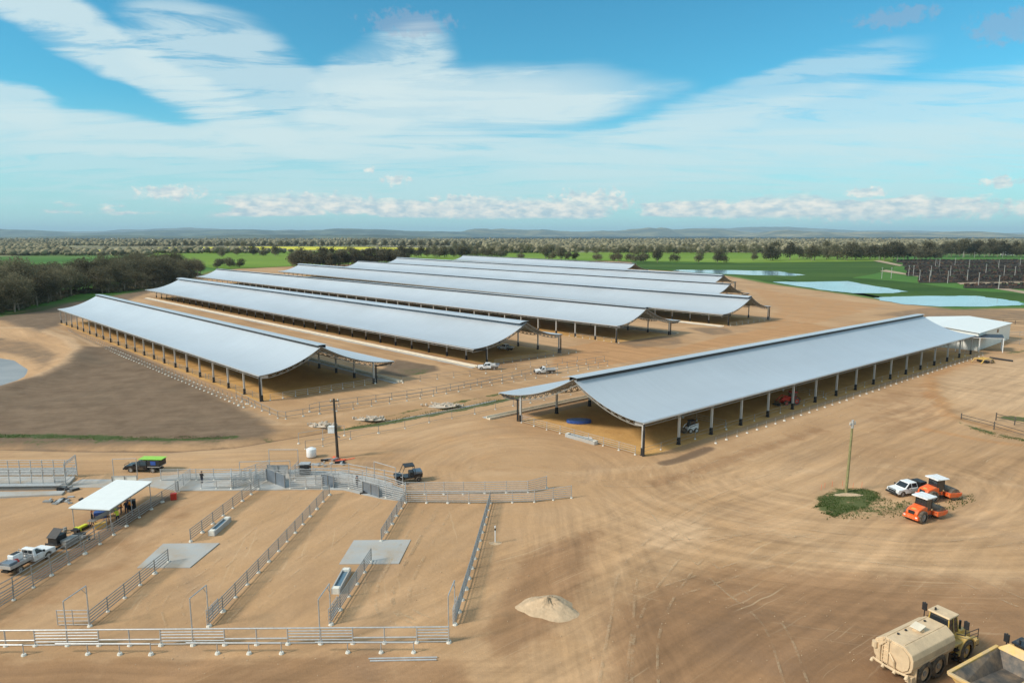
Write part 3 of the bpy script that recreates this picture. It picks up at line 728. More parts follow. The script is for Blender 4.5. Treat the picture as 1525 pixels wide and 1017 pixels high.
def make_shed(s, label, far_lod=False):
    O, a, c, W, L, bays = s['O'], s['a'], s['c'], s['W'], s['L'], s['bays']
    root = thing('cattle_shed', label, 'shed', O, 0, 'long open-sided cattle sheds')
    rid = W/2; D2 = W/2+OVER; sp = L/bays
    Pt = lambda x, t, z: (a*x + c*t) + Vector((0, 0, z))
    def roof_wing(name, t0, t1, zf, n):
        nx_ = bays*2; vs = []; fs = []; uvs = []
        x0, x1 = -.9, L+.9
        for j in range(n+1):
            t = t0+(t1-t0)*j/n
            for i in range(nx_+1):
                x = x0+(x1-x0)*i/nx_
                sag = .010*math.sin(x*.9+s['seed'])*math.sin(t*.5)
                vs.append(Pt(x, t, zf(t)+sag)); uvs.append((x, t))
        for j in range(n):
            for i in range(nx_):
                k = j*(nx_+1)+i; fs.append((k, k+1, k+nx_+2, k+nx_+1))
        mb = MB().add(vs, fs); o = mb.build(name, 'roof', root, smooth=True, fix=False)
        if o.data.polygons[0].normal.z < 0: o.data.flip_normals()
        ul = o.data.uv_layers.new(name='UVMap')
        vi = np.empty(len(o.data.loops), np.int32); o.data.loops.foreach_get('vertex_index', vi)
        ul.data.foreach_set('uv', np.array(uvs)[vi].astype(np.float32).ravel())
        m = o.modifiers.new('thickness', 'SOLIDIFY'); m.thickness = .05; m.offset = -1; es = o.modifiers.new('crisp_edges', 'EDGE_SPLIT'); es.split_angle = R(35)
        return o
    roof_wing('roof_sheet', -.55, rid-.15, lambda t: z_plain(rid-t), 14)
    roof_wing('roof_sheet', rid+.1, W+OVER, lambda t: z_over(t-rid, D2)+.0, 18)
    # raised ridge vent cap; black sheets stand in for the shade in its slot
    roof_wing('ridge_cap', rid-.75, rid+2.7, lambda t: 10.52-.10*((t-rid-.2)/1.2)**2, 6)
    mb = MB()
    for sgn in (-.45, 1.2):
        p, q = Pt(-.6, rid+sgn, 0), Pt(L+.6, rid+sgn, 0)
        mb.add([p+Vector((0, 0, 9.95)) if False else p+Vector((0, 0, 9.7)), q+Vector((0, 0, 9.7)), q+Vector((0, 0, 10.44)), p+Vector((0, 0, 10.44))], [(0, 1, 2, 3)])
    mb.build('vent_slot_shade', 'black', root, fix=False)
    # eave beams and gutters
    for t, z0 in ((-.35, 5.35), (W+OVER-.25, 4.45)):
        mb = MB(); n = bays*4 if not far_lod else bays
        top = [Pt(L*i/n, t, z0) for i in range(n+1)]; bot = [Pt(L*i/n, t, z0-.55) for i in range(n+1)]
        mb.tube(top[0], top[-1], .07, 4); mb.tube(bot[0], bot[-1], .07, 4)
        if not far_lod:
            for i in range(n):
                mb.tube(top[i], bot[i], .045, 4, caps=False); mb.tube(bot[i], top[i+1], .035, 4, caps=False)
        mb.build('eave_truss', 'truss', root)
        so = -.28 if t < 0 else .3
        g0, g1 = Pt(-.8, t+so, z0+.03), Pt(L+.8, t+so, z0+.03)
        MB().tube(g0, g1, .15, 6).build('gutter', 'galv', root)
    # purlins
    mb = MB()
    for t in list(np.linspace(.8, rid-.8, 6)):
        mb.tube(Pt(0, t, z_plain(rid-t)-.2), Pt(L, t, z_plain(rid-t)-.2), .08, 4)
    for t in list(np.linspace(rid+.8, W+OVER-.8, 8)):
        mb.tube(Pt(0, t, z_over(t-rid, D2)-.2), Pt(L, t, z_over(t-rid, D2)-.2), .08, 4)
    p = mb.build('purlin', 'truss', root); p['kind'] = 'stuff'
    # frames
    ang = math.atan2(c.y, c.x)
    tm = truss_mesh(W, not far_lod).build('truss', 'truss'); tme = tm.data; bpy.data.objects.remove(tm)
    for i in range(bays+1):
        x = L*i/bays
        linked('truss', tme, root, Pt(x, 0, 0), ang)
        for t in (0, W):
            po = linked('post', POST_ME, root, Pt(x, t, 0), ang)
            linked('base_sleeve', SLEEVE_ME, po)
    # near gable: black downpipes beside the corner posts, box end of the oversail
    for t, k in ((-.42, 0), (W+.42, 1)):
        mb = MB(); p = Pt(-.35, t, 0)
        mb.tube(p, p+Vector((0, 0, 4.15)), .20, 8)
        if k: mb.tube(p+Vector((0, 0, 4.05)), Pt(-.35, W+OVER-.3, 4.25), .17, 8)
        else: mb.tube(p+Vector((0, 0, 4.1)), Pt(-.35, -.4, 5.3), .15, 8)
        mb.build('downpipe', 'sleeve', root)
    # flat gusset panels at the corners
    mb = MB()
    for t0, t1, z0, z1 in ((-.3, 1.5, 4.7, 5.3),):
        mb.add([Pt(-.12, t0, z0), Pt(-.12, t1, z0), Pt(-.12, t1, z1), Pt(-.12, t0, z1)], [(0, 1, 2, 3)])
    mb.build('gusset', 'galv', root, fix=False)
    return root
LAB = ['single long shed on the right, running away to the white building',
       'nearest shed of the left-hand rank, beside the ploughed brown paddock',
       'second shed of the left-hand rank, with the white service ute at its near corner',
       'third shed of the left-hand rank, just behind the one with the service ute',
       'fourth shed of the left-hand rank, its near end by the bare orange slope',
       'fifth shed of the left-hand rank, only its roof showing',
       'sixth shed of the left-hand rank, its gable near the far pond',
       'farthest shed, a thin strip of roof before the green crop']
for k, s in enumerate(SHEDS): make_shed(s, LAB[k], far_lod=(k >= 5))

def strip_box(mb, p, q, w_, h, z0=0.0):
    p = V2(p); q = V2(q); d = (q-p).normalized(); n = Vector((-d.y, d.x, 0))*w_/2; up = Vector((0, 0, 1))
    mb.hexa([p-n+up*z0, q-n+up*z0, q+n+up*z0, p+n+up*z0], [p-n+up*(z0+h), q-n+up*(z0+h), q+n+up*(z0+h), p+n+up*(z0+h)])
def feed_bunk(p, q, label, width=1.1):
    root = thing('feed_bunk', label, 'feed bunk', V2(p), 0, 'concrete feed bunks along the sheds')
    p = V2(p); q = V2(q); d = (q-p); L = d.length; d.normalize(); n = Vector((-d.y, d.x, 0))
    prof = [(-.5, 0), (.5, 0), (.55, .55), (.42, .55), (.30, .18), (-.30, .18), (-.42, .42), (-.55, .42)]
    vs = []; 
    for base in (Vector(), d*L): vs += [base+n*(u*width)+Vector((0, 0, z)) for u, z in prof]
    k = len(prof); fs = [tuple(range(k)), tuple(reversed(range(k, 2*k)))]+[(i, (i+1) % k, (i+1) % k+k, i+k) for i in range(k)]
    MB().add(vs, fs).build('trough', 'bunk', root)
    mb = MB(); strip_box(mb, n*1.15*width, n*1.15*width+d*L, 1.2, .08); mb.build('apron', 'concrete', root)
def shed_line(s, x0, x1, t): return s['O']+s['a']*x0+s['c']*t, s['O']+s['a']*x1+s['c']*t
A_, B1, B2, B3, B4, B5, B6, B7 = SHEDS
for s, ox, lab in ((A_, -3.5, 'feed bunk along the far side of the right-hand shed'), (B1, -3.5, 'feed bunk behind the nearest left-hand shed'),
               (B2, -2, 'pale feed bunk along the front of the second left-hand shed'), (B3, 0, 'feed bunk behind the third left-hand shed'), (B4, -1, 'feed bunk along the front of the fourth left-hand shed')):
    p, q = shed_line(s, ox, s['L'], s['W']+4.9); feed_bunk(p, q, lab)

# ------------------------------------------------------------------ fences
_fc = {}
def post_mesh(h, r, m, square=False):
    key = ('p', h, r, m, square)
    if key not in _fc:
        mb = MB()
        mb.box((0, 0, h/2), (r*2, r*2, h)) if square else mb.tube((0, 0, 0), (0, 0, h), r, 6)
        o = mb.build('post', m); _fc[key] = o.data; bpy.data.objects.remove(o)
    return _fc[key]
def foot_mesh(r):
    key = ('f', r)
    if key not in _fc:
        mb = MB().tube((0, 0, -.05), (0, 0, .16), r, 8, r*.72)
        o = mb.build('footing', 'footing'); _fc[key] = o.data; bpy.data.objects.remove(o)
    return _fc[key]
def fence(pts, label, h=1.4, rails=(.35, .6, .85, 1.1, 1.35), spacing=2.6, rr=.035, pr=.05, m='galv', foot=.22, group=None, cat='fence', kinds='rail_fence', skip=(), square=False, z0=0.0, flat=False):
    P = [V2(p) for p in pts]; O = P[0].copy(); O.z = z0
    root = thing(kinds, label, cat, O, 0, group)
    for q_i, z in enumerate(rails):
        mb = MB()
        for a, b in zip(P[:-1], P[1:]):
            e = .006*q_i
            if flat:
                d = (b-a); n = Vector((-d.y, d.x, 0)).normalized()*.02
                mb.box(((a+b)/2-P[0])+Vector((0, 0, z))+n*3, (d.length, .05, rr*2), math.atan2(d.y, d.x))
            else: mb.tube(a-P[0]+Vector((0, 0, z)), b-P[0]+Vector((0, 0, z)), rr, 6)
        mb.build('rail', m, root)
    pm = post_mesh(h, pr, m, square); fm = foot_mesh(foot) if foot else None
    spots = []
    for i, (a, b) in enumerate(zip(P[:-1], P[1:])):
        n = max(1, round((b-a).length/spacing))
        spots += [a.lerp(b, k/n) for k in range(n)]
    spots.append(P[-1])
    for sp_ in spots:
        rz = random.uniform(-.1, .1)
        po = linked('post', pm, root, sp_-P[0], rz)
        if fm:
            f = linked('footing', fm, po, (random.uniform(-.03, .03), random.uniform(-.03, .03), 0), random.uniform(0, 6)); f.scale = (random.uniform(.8, 1.2),)*3
    return root
GF = 'low rail fences along the sheds and lanes'
R3 = (.45, .85, 1.25)
# gable-end and side fences under and beside the sheds
def sl(s, x, t): return s['O']+s['a']*x+s['c']*t
fence([sl(A_, -.6, .9), sl(A_, -.6, A_['W']-.9)], 'low rail fence across the near gable of the right-hand shed', h=1.5, rails=(.35, .7, 1.05, 1.4), spacing=3.0, group=GF)
fence([sl(A_, 0, 0), sl(A_, A_['L'], 0)], 'thin rail fence between the front posts of the right-hand shed', h=1.3, rails=(.6, 1.2), spacing=4.6, rr=.025, m='galv_dull', group=GF, foot=.2)
fence([sl(A_, 14, -3.6), sl(A_, A_['L'], -3.0)], 'sparse rail fence with white footings outside the right-hand shed', h=1.1, rails=(.9,), spacing=3.1, rr=.02, pr=.04, m='galv_dull', foot=.24, group=GF)
fence([sl(A_, 24, 1), sl(A_, 24, A_['W'])], 'cross fence inside the right-hand shed', h=1.4, rails=R3, spacing=3.0, m='galv_dull', group=GF)
fence([sl(A_, 60, 1), sl(A_, 60, A_['W'])], 'deeper cross fence inside the right-hand shed', h=1.4, rails=R3, spacing=3.0, m='galv_dull', group=GF)
fence([sl(B1, -.6, 1.5), sl(B1, -.6, B1['W'])], 'rail fence across the gable of the nearest left-hand shed', h=1.3, rails=R3, spacing=2.8, group=GF)
fence([sl(B1, 0, 0), sl(B1, B1['L'], 0)], 'close rail fence between the front posts of the nearest left-hand shed', h=1.4, rails=R3, spacing=4.3, m='galv_dull', group=GF, foot=0)
fence([sl(B1, -3, -5.0), sl(B1, 125, -5.0), sl(B1, 150, -3.5)], 'lane fence with many white footings beside the brown paddock', h=1.1, rails=(.5, .95), spacing=2.3, rr=.02, pr=.04, m='galv_dull', foot=.27, group=GF)
fence([sl(B1, -3, -3.4), sl(B1, 125, -3.4)], 'inner lane fence of the nearest left-hand shed', h=1.0, rails=(.9,), spacing=2.4, rr=.02, pr=.04, m='galv_dull', foot=.25, group=GF)
for k in (30, 62, 96, 130):
    fence([sl(B1, k, .5), sl(B1, k, B1['W']-.5)], 'cross fence inside the nearest left-hand shed, %s' % {30: 'first from the gable', 62: 'second from the gable', 96: 'third from the gable', 130: 'last from the gable'}[k], h=1.3, rails=R3, spacing=4.5, m='galv_dull', group=GF, foot=0)
fence([sl(B2, -3.0, -4), sl(B2, -2.0, B2['W']-1)], 'rail fence across the gable of the second left-hand shed', h=1.3, rails=R3, spacing=3.0, m='galv_dull', group=GF)
fence([sl(B2, 0, .3), sl(B2, B2['L'], .3)], 'rail fence along the back posts of the second left-hand shed', h=1.3, rails=(.6, 1.2), spacing=8.5, m='galv_dull', group=GF, foot=0)
fence([sl(B4, -1.0, 0), sl(B4, -1.0, B4['W'])], 'rail fence across the gable of the fourth left-hand shed', h=1.3, rails=R3, spacing=4, m='galv', group=GF)
fence([sl(B3, -1.0, 0), sl(B3, 20, 0)], 'short rail fence at the near corner of the third left-hand shed', h=1.3, rails=R3, spacing=3, m='galv_dull', group=GF)
# lanes in the middle
LN = [(0-0, 585), (350, 588)]
fence([G(352, 592), G(390, 612), G(414, 623), G(426, 624), G(476, 616), G(526, 609), G(606, 597), G(701, 580), G(748, 571), G(830, 558), G(905, 545)], 'lower fence of the cattle lane between the sheds, dotted with white footings', h=1.45, rails=(.55, 1.4), spacing=3.6, rr=.045, pr=.06, m='galv_dull', group=GF)
fence([G(461, 613), G(476, 609), G(560, 598), G(650, 585), G(748, 566), G(830, 549), G(900, 538)], 'upper fence of the cattle lane between the sheds', h=1.45, rails=(.55, 1.4), spacing=3.6, rr=.045, pr=.06, m='galv_dull', group=GF)
fence([G(600, 570), G(700, 560), G(790, 546), G(860, 538)], 'third parallel lane fence nearest the second shed gable', h=1.4, rails=(.6, 1.3), spacing=4.5, rr=.025, m='galv_dull', group=GF)
fence([G(445, 661), G(481, 655), G(513, 649)], 'short tall-posted fence left of the dark pole', h=1.9, rails=(1.85,), spacing=4, rr=.03, m='galv', group=GF)
fence([G(455, 669), G(481, 665), G(522, 654), G(564, 645.5), G(603, 638), G(639, 629.5), G(673, 623.7), G(707, 617), G(738, 610), G(790, 600), G(850, 588)], 'fence south of the green drain, running from the dark pole to the right-hand shed', h=1.45, rails=(.3, 1.4), spacing=4.0, rr=.03, m='galv_dull', group=GF)
fence([G(190, 693), G(236, 690), G(330, 688)], 'single rail fence behind the green-topped ute', h=1.5, rails=(1.45,), spacing=4.0, rr=.02, pr=.03, m='galv_dull', group=GF, foot=0) if False else None

# front feeding fence ------------------------------------------------
FR_PX = [9, 53, 101, 148, 193.5, 240, 287.6, 335, 382.6, 429, 478, 525.6, 572.8, 621, 668.5]
def FR(x): return G(x, 962.5-x*.0085)
root = thing('feeding_fence', 'long pipe fence across the bottom left, dense panels alternating with open feed gaps', 'fence', FR(0), 0)
O = FR(0); pmF = post_mesh(1.5, .06, 'galv'); fmF = foot_mesh(.25)
xs_f = [-85, -38]+FR_PX
for x in xs_f:
    po = linked('post', pmF, root, FR(x)-O); linked('footing', fmF, po)
MB().tube(FR(-85)-O+Vector((0, 0, 1.46)), FR(668.5)-O+Vector((0, 0, 1.46)), .065, 8).build('top_rail', 'galv', root)
MB().tube(FR(-85)-O+Vector((0, 0, .12)), FR(668.5)-O+Vector((0, 0, .12)), .04, 8).build('rail', 'galv', root)
dense = {(53, 101), (101, 148), (240, 287.6), (287.6, 335), (429, 478), (478, 525.6), (621, 668.5)}
for a, b in zip(xs_f[:-1], xs_f[1:]):
    pa_, pb_ = FR(a)-O, FR(b)-O
    for z in ((.40, .68, .95, 1.2) if (a, b) in dense else (.55,)):
        r_ = .05 if (a, b) in dense else .065
        MB().tube(pa_+Vector((0, 0, z)), pb_+Vector((0, 0, z)), r_, 8).build('rail', 'galv', root)
# low front rails standing out from it
GR_ = 'low neck rails in front of the feeding fence'
def low_rail(xs_, y, x_start, lab):
    P0 = G(xs_[0], y); r_ = thing('neck_rail', lab, 'rail', P0, 0, GR_)
    pm_ = post_mesh(.98, .045, 'galv')
    for x in xs_:
        po = linked('post', pm_, r_, G(x, y)-P0); linked('footing', foot_mesh(.24), po)
    MB().tube(G(x_start, y)-P0+Vector((0, 0, .96)), G(xs_[-1], y)-P0+Vector((0, 0, .96)), .07, 8).build('rail', 'galv', r_)
low_rail([-60, -12, 35.6], 976, -100, 'low neck rail at the left edge of the picture, before the feeding fence')
low_rail([131, 178.6, 225], 974.3, 84, 'low neck rail below the leftmost tall gate gantry')
low_rail([324, 371, 419.3], 973, 278, 'low neck rail in the middle of the feeding fence')
low_rail([518, 567.5, 616], 972, 470, 'low neck rail above the two pipes lying on the dirt')
# overhead pipe frames
def gate_frame(f, b, hf, hb, lab):
    F_ = G(*f); Bk = G(*b); root = thing('overhead_gantry', lab, 'gantry', F_, 0, 'tall overhead gate gantries')
    d = Bk-F_
    for (p, h) in ((Vector(), hf), (d, hb)):
        po = MB().tube(p, p+Vector((0, 0, h)), .055, 8).build('post', 'galv', root)
        linked('footing', foot_mesh(.26), po, p)
    t0 = Vector((0, 0, hf)); t1 = d+Vector((0, 0, hb))
    MB().tube(t0, t1, .05, 8).build('top_rail', 'galv', root)
    k = t0.lerp(t1, .78); MB().tube(k, d+Vector((0, 0, hb-.75)), .035, 6).build('brace', 'galv', root)
    return root
for f, b, tf, tb, lab in (((101, 960.7), (134, 933), 895, 872, 'leftmost tall gate gantry over the feeding fence'),
                     ((287.6, 958), (311.5, 932), 890.7, 871, 'second tall gate gantry from the left, by the longest pen fence'),
                     ((477, 957), (493, 930), 892, 869, 'third tall gate gantry, below the near water trough'),
                     ((668.5, 956), (677.7, 930), 886.6, 864, 'rightmost tall gate gantry at the end of the feeding fence')):
    def hh(p, top):
        lo, hi = 0., 12.
        X0 = G(*p)
        for _ in range(40):
            m_ = (lo+hi)/2; zc = X0.y*cP+(CAM_H-m_)*sP; yc = (CAM_H-m_)*cP-X0.y*sP
            if 508.5+FPX*yc/zc > top: lo = m_
            else: hi = m_
        return lo
    gate_frame(f, b, hh(f, tf), hh(b, tb), lab)
# pen dividers
PF = 'pipe rail fences dividing the pens'
R5 = (.30, .58, .86, 1.14, 1.42)
kw = dict(h=1.5, rails=R5, spacing=2.5, rr=.05, pr=.055, m='galv_dull', foot=.24, group=PF, kinds='pen_fence')
fence([G(-60, 945), G(20.7, 894), G(126.7, 824.6), G(189, 783.5), G(242, 747.7), G(266, 732)], 'leftmost pen fence running past the white shade roof', **kw)
fence([G(-60, 925), G(20, 880), G(100, 829), G(160, 790)], 'second rail line just behind the leftmost pen fence', **{**kw, 'rails': (.5, .95, 1.4), 'foot': 0})
fence([G(134, 933), G(251, 837)], 'pen fence from the leftmost gate frame to the left concrete slab', **kw)
fence([G(284, 806), G(374, 736), G(386, 728)], 'pen fence beside the upper water trough', **kw)
fence([G(311.5, 932), G(415, 820.5), G(490.7, 737)], 'longest pen fence, from the second gate frame up to the yards', **kw)
fence([G(493, 930), G(553, 836)], 'pen fence from the third gate frame to the right concrete slab', **kw)
fence([G(568, 806), G(604, 747)], 'short pen fence from the right concrete slab up to the yards', **kw)
fence([G(677.7, 930), G(703, 846), G(730, 750)], 'rightmost pen fence with its footings in a row', **{**kw, 'spacing': 2.2})
def gate(p, q, lab, h=1.4, n=5, m='galv', z0=.12):
    p = V2(p); q = V2(q); root = thing('gate', lab, 'gate', p, 0, 'steel pipe gates'); d = q-p
    for k in range(n):
        z = z0+.05+(h-.05)*k/(n-1); MB().tube(Vector((0, 0, z)), d+Vector((0, 0, z)), .036, 6).build('rail', m, root)
    for t in (0.01, .5, .99): MB().tube(d*t+Vector((0, 0, z0)), d*t+Vector((0, 0, z0+h+.05)), .04, 6).build('upright', m, root)
    return root
gate(G(86, 932.5), G(133, 932), 'open gate leaf beside the leftmost gate frame')
gate(G(311.5, 933), G(331, 914) if False else G(329, 914.5), 'gate leaf folded against the longest pen fence').location.x -= .18
gate(G(493, 931), G(506, 911), 'gate leaf folded against the pen fence below the near trough').location.x -= .18
gate(G(677.5, 931), G(683.5, 911), 'gate leaf folded against the rightmost pen fence').location.x -= .18

# concrete slabs
def slab(px, lab, t=.08, m='concrete', cat='slab'):
    pts = gp(px); o = sheet('concrete_slab', pts, t, m, 0, 1, 0, thick=t+.25); tag(o, lab, cat); return o
slab([(204, 846), (283, 845.5), (327, 809), (243, 810)], 'concrete slab in the left pen, crossed by a pen fence')
slab([(505, 840.5), (594, 839.5), (612, 804), (527, 805)], 'concrete slab in the middle pen, crossed by a short pen fence')
slab([(200, 722), (207, 714), (262, 707), (430, 700), (500, 702), (560, 712), (600, 729), (604, 747), (572, 744), (545, 738), (512, 730), (480, 729), (265, 731)], 'large concrete floor of the cattle yards in the middle left')
slab([(100, 728), (112, 726), (167, 726), (170, 714), (122, 714), (108, 719)], 'small concrete slab left of the white shade roof', .07)
slab([(-60, 745), (0, 742), (92, 738), (97, 733), (-60, 735)], 'lower concrete walkway at the left edge', .25)
slab([(-60, 731), (97, 729), (112, 712), (-60, 712)], 'concrete floor under the sheeted cattle race', .3)

def trough(p, q, w_, lab):
    p = V2(p); q = V2(q); d = q-p; L = d.length; rz = math.atan2(d.y, d.x)
    root = thing('water_trough', lab, 'trough', p+d/2, rz, 'concrete water troughs')
    h = .58
    for sy in (-1, 1): MB().box((0, sy*(w_/2-.06), h/2), (L, .12, h)).build('side_wall', 'concrete', root)
    for sx in (-1, 1): MB().box((sx*(L/2-.25), 0, h/2+.02), (.5, w_-.24, h+.04)).build('end_box', 'footing', root)
    MB().box((0, 0, h/2-.12), (L-1.02, w_-.25, h-.1)).build('water', 'water', root)
trough(G(315, 798), G(340, 776), .8, 'water trough beside the upper left pen fence')
trough(G(500, 885), G(517, 853), .85, 'water trough beside the pen fence below the middle slab')
trough(sl(A_, -.9, 15.0), sl(A_, -.9, 8.5), .9, 'white trough under the gable fence of the right-hand shed')

# cattle yards at the end of the pens
YF = 'galvanised panel fences of the cattle yards'
ky = dict(h=1.75, rails=(.25, .5, .78, 1.06, 1.34, 1.64), spacing=2.7, rr=.05, pr=.055, m='galv', foot=.2, group=YF, kinds='yard_fence')
fence([G(604, 749), G(730, 750), G(796, 748), G(851, 741.5)], 'front yard fence that closes the two right-hand pens, ending in an angled wing', **ky)
fence([G(604, 736), G(690, 736), G(786, 734), G(814, 726.5)], 'rear yard fence parallel to the front one, ending in an angled wing', **ky)
fence([G(497, 726), G(520, 728), G(545, 734), G(575, 742), G(604, 749)], 'curved front fence of the forcing race', **ky)
fence([G(440, 716), G(500, 715), G(540, 719), G(575, 727), G(604, 737)], 'curved back fence of the forcing race', **ky)
fence([G(470, 724), G(505, 722), G(545, 727), G(585, 738)], 'middle curved fence of the forcing race', **ky)
fence([G(240, 716), G(345, 715), G(400, 716)], 'back yard fence behind the concrete floor, left part', **ky)
fence([G(432, 728), G(480, 728.5)], 'short front yard fence left of the longest pen fence', **ky)
fence([G(300, 728), G(345, 728)], 'low front yard fence left of the diagonal race', **{**ky, 'h': 1.2, 'rails': (.4, .8, 1.15)})
fence([G(345, 728), G(402, 707)], 'diagonal yard fence rising from the front of the concrete floor', **ky)
fence([G(360, 716), G(402, 701)], 'shorter diagonal yard fence behind the first', **ky)
fence([G(378, 727), G(398, 716)], 'stub of yard fence at the top of the trough pen', **ky)
fence([G(432, 716), G(445, 703)], 'angled yard fence between the grey gate and the control box', **ky)
fence([G(228, 704), G(252, 733)], 'yard fence stub behind the white shade roof', **{**ky, 'h': 1.6}) if False else None
fence([G(262, 733), G(284, 715)], 'yard fence stub joining the leftmost pen fence to the concrete floor', **ky)
fence([G(345, 716), G(345, 729)], 'short cross fence at the foot of the diagonal race', **ky)
fence([G(399, 716), G(425, 717)], 'rail fence behind the sheeted grey gate', **ky)
fence([G(604, 749), G(604, 736)], 'cross fence closing the curved race', **ky)
fence([G(440, 709), G(520, 707), G(600, 722)], 'outermost rear fence of the yards near the dark buggy', **{**ky, 'rails': (.6, 1.1, 1.62)})
def portal(p, q, h, lab, r_=.05):
    p = V2(p); q = V2(q); d = q-p; root = thing('pipe_gantry', lab, 'gantry', p, 0, 'tall bare pipe frames over the yards')
    MB().tube((0, 0, 0), (0, 0, h), r_, 6).build('post', 'galv', root); MB().tube(d, d+Vector((0, 0, h)), r_, 6).build('post', 'galv', root)
    MB().tube((0, 0, h), d+Vector((0, 0, h)), r_, 6).build('top_rail', 'galv', root)
portal(G(358, 714), G(433, 712), 2.6, 'wide low pipe frame over the diagonal race')
portal(G(402, 704), G(445, 704), 3.5, 'tallest pipe frame of the yards, left of the white tank')
portal(G(170, 714), G(205, 713), 3.0, 'pipe frame behind the white shade roof')
portal(G(590, 728), G(558, 718), 3.0, 'slim pipe frame left of the dark buggy')
# sheeted panels
def panel(p, q, h, lab, m='galv', z0=.1, th=.08, cat='panel'):
    p = V2(p); q = V2(q); d = q-p; root = thing('sheeted_gate', lab, cat, p, math.atan2(d.y, d.x)); L = d.length
    MB().box((L/2, 0, z0+h/2), (L, th, h)).build('sheet', m, root)
    for x in (0, L/2, L): MB().tube((x, -.09, 0), (x, -.09, z0+h+.1), .05, 6).build('post', 'galv_dull', root)
    MB().tube((0, -.09, z0+h+.1), (L, -.09, z0+h+.1), .04, 6).build('rail', 'galv_dull', root)
    return root
M['bluegrey'] = mat('blue_grey_sheet_metal', (.22, .26, .31), .4, .5, .15, 1)
panel(G(398, 716), G(425, 727), 1.7, 'blue-grey sheeted gate at the centre of the yards', 'bluegrey')
panel(G(399, 706), G(430, 706), 1.2, 'pale sheeted panel behind the blue-grey gate', 'galv')
panel(G(480, 722), G(498, 727), 1.5, 'grey sheeted panel at the start of the curved race', 'bluegrey')
panel(G(541, 733), G(565, 741), 1.4, 'dark sheeted panel on the curved race', 'bluegrey')
panel(G(168, 722), G(205, 721), 1.1, 'white sheeted box wall above the shade roof', 'creamwall')
# control box
cb = thing('control_cabinet', 'black and grey control cabinet behind the yards near the dark pole', 'cabinet', G(455, 707))
MB().box((0, 0, .95), (1.4, 1.0, 1.5)).build('body', 'black', cb, bevel=.03); MB().box((0, 0, 1.74), (1.5, 1.1, .08)).build('lid', 'galv', cb)
MB().box((-.5, 0, .1), (.12, .9, .2)).box((.5, 0, .1), (.12, .9, .2)).build('skid', 'galv_dull', cb)

# cattle race at the left edge
def cattle_race():
    p0, p1 = G(-70, 724, .3), G(98, 722, .3); b1 = G(115, 708, .3); b0 = G(-55, 709, .3)
    O = V2(p1); root = thing('cattle_race', 'high sheeted cattle race with walkway at the left edge', 'cattle race', O)
    def rel(p, z): return Vector((p.x-O.x, p.y-O.y, z))
    n = 10
    for a, b in ((p0, p1), (b0, b1)):
        for k in range(n+1):
            q = Vector(a).lerp(Vector(b), k/n); MB().tube(rel(q, .3), rel(q, 2.6), .06, 6).build('post', 'galv', root)
        for z in (.45, 1.0, 1.45, 1.9, 2.3, 2.6): MB().tube(rel(a, z), rel(b, z), .045, 6).build('rail', 'galv', root)
        for k in range(n):
            q0 = Vector(a).lerp(Vector(b), (k+.06)/n); q1 = Vector(a).lerp(Vector(b), (k+.94)/n)
            if k in (0, 2, 9) or a is b0:
                m_ = MB(); A0, A1 = rel(q0, .5), rel(q1, .5); up = Vector((0, 0, 1.0)); s_ = Vector((0, .03, 0))
                m_.hexa([A0, A1, A1+s_, A0+s_], [A0+up, A1+up, A1+s_+up, A0+s_+up]); m_.build('sheet', 'bluegrey' if k < 2 else 'galv', root)
    for q, qb in ((p1, b1),):
        for z in (.8, 1.4, 2.0): MB().tube(rel(q, z), rel(qb, z), .045, 6).build('rail', 'galv', root)
        fr = [rel(q, .3), rel(q, 3.3), rel(qb, 3.3), rel(qb, .3)]
        for i, (s0, s1) in enumerate(zip(fr[:-1], fr[1:])): MB().tube(s0, s1, .08, 6).build('end_frame', 'galv', root)
        MB().tube(rel(q, 3.05), rel(qb, 3.05), .06, 6).build('end_frame', 'galv', root)
    # catwalk
    w_ = MB(); c0, c1 = rel(Vector(p0)+Vector((0, -1.3, 0)), .65), rel(Vector(p1)+Vector((0, -1.3, 0)), .65); up = Vector((0, .9, 0)); t = Vector((0, 0, .08))
    w_.hexa([c0, c1, c1+up, c0+up], [c0+t, c1+t, c1+up+t, c0+up+t]); w_.build('catwalk', 'galv', root)
cattle_race()

# shade roof on posts
def shade_roof():
    z = 2.6; c4 = [G(102, 757, z), G(163, 760, z), G(227, 718, z), G(173, 715, z)]
    O = V2(c4[0]); root = thing('shade_roof', 'white sheet shade roof on thin posts over the work area', 'shelter', O)
    r = [Vector((p.x-O.x, p.y-O.y, z)) for p in c4]
    r[2].z += .05; t = Vector((0, 0, .10))
    MB().hexa(r, [p+t for p in r]).build('roof', 'whiteroof', root)
    cen = sum(r, Vector())/4
    for p in r:
        q = p.lerp(cen, .08); MB().tube((q.x, q.y, 0), (q.x, q.y, z), .05, 6).build('post', 'galv', root)
    for a, b in ((0, 3), (1, 2)):
        q = r[a].lerp(r[b], .5).lerp(cen, .08); MB().tube((q.x, q.y, 0), (q.x, q.y, z), .05, 6).build('post', 'galv', root)
    for i in range(4):
        a, b = r[i].lerp(cen, .05), r[(i+1) % 4].lerp(cen, .05); d = Vector((0, 0, -.12)); MB().tube(a+d, b+d, .07, 4).build('beam', 'galv_dull', root)
shade_roof()
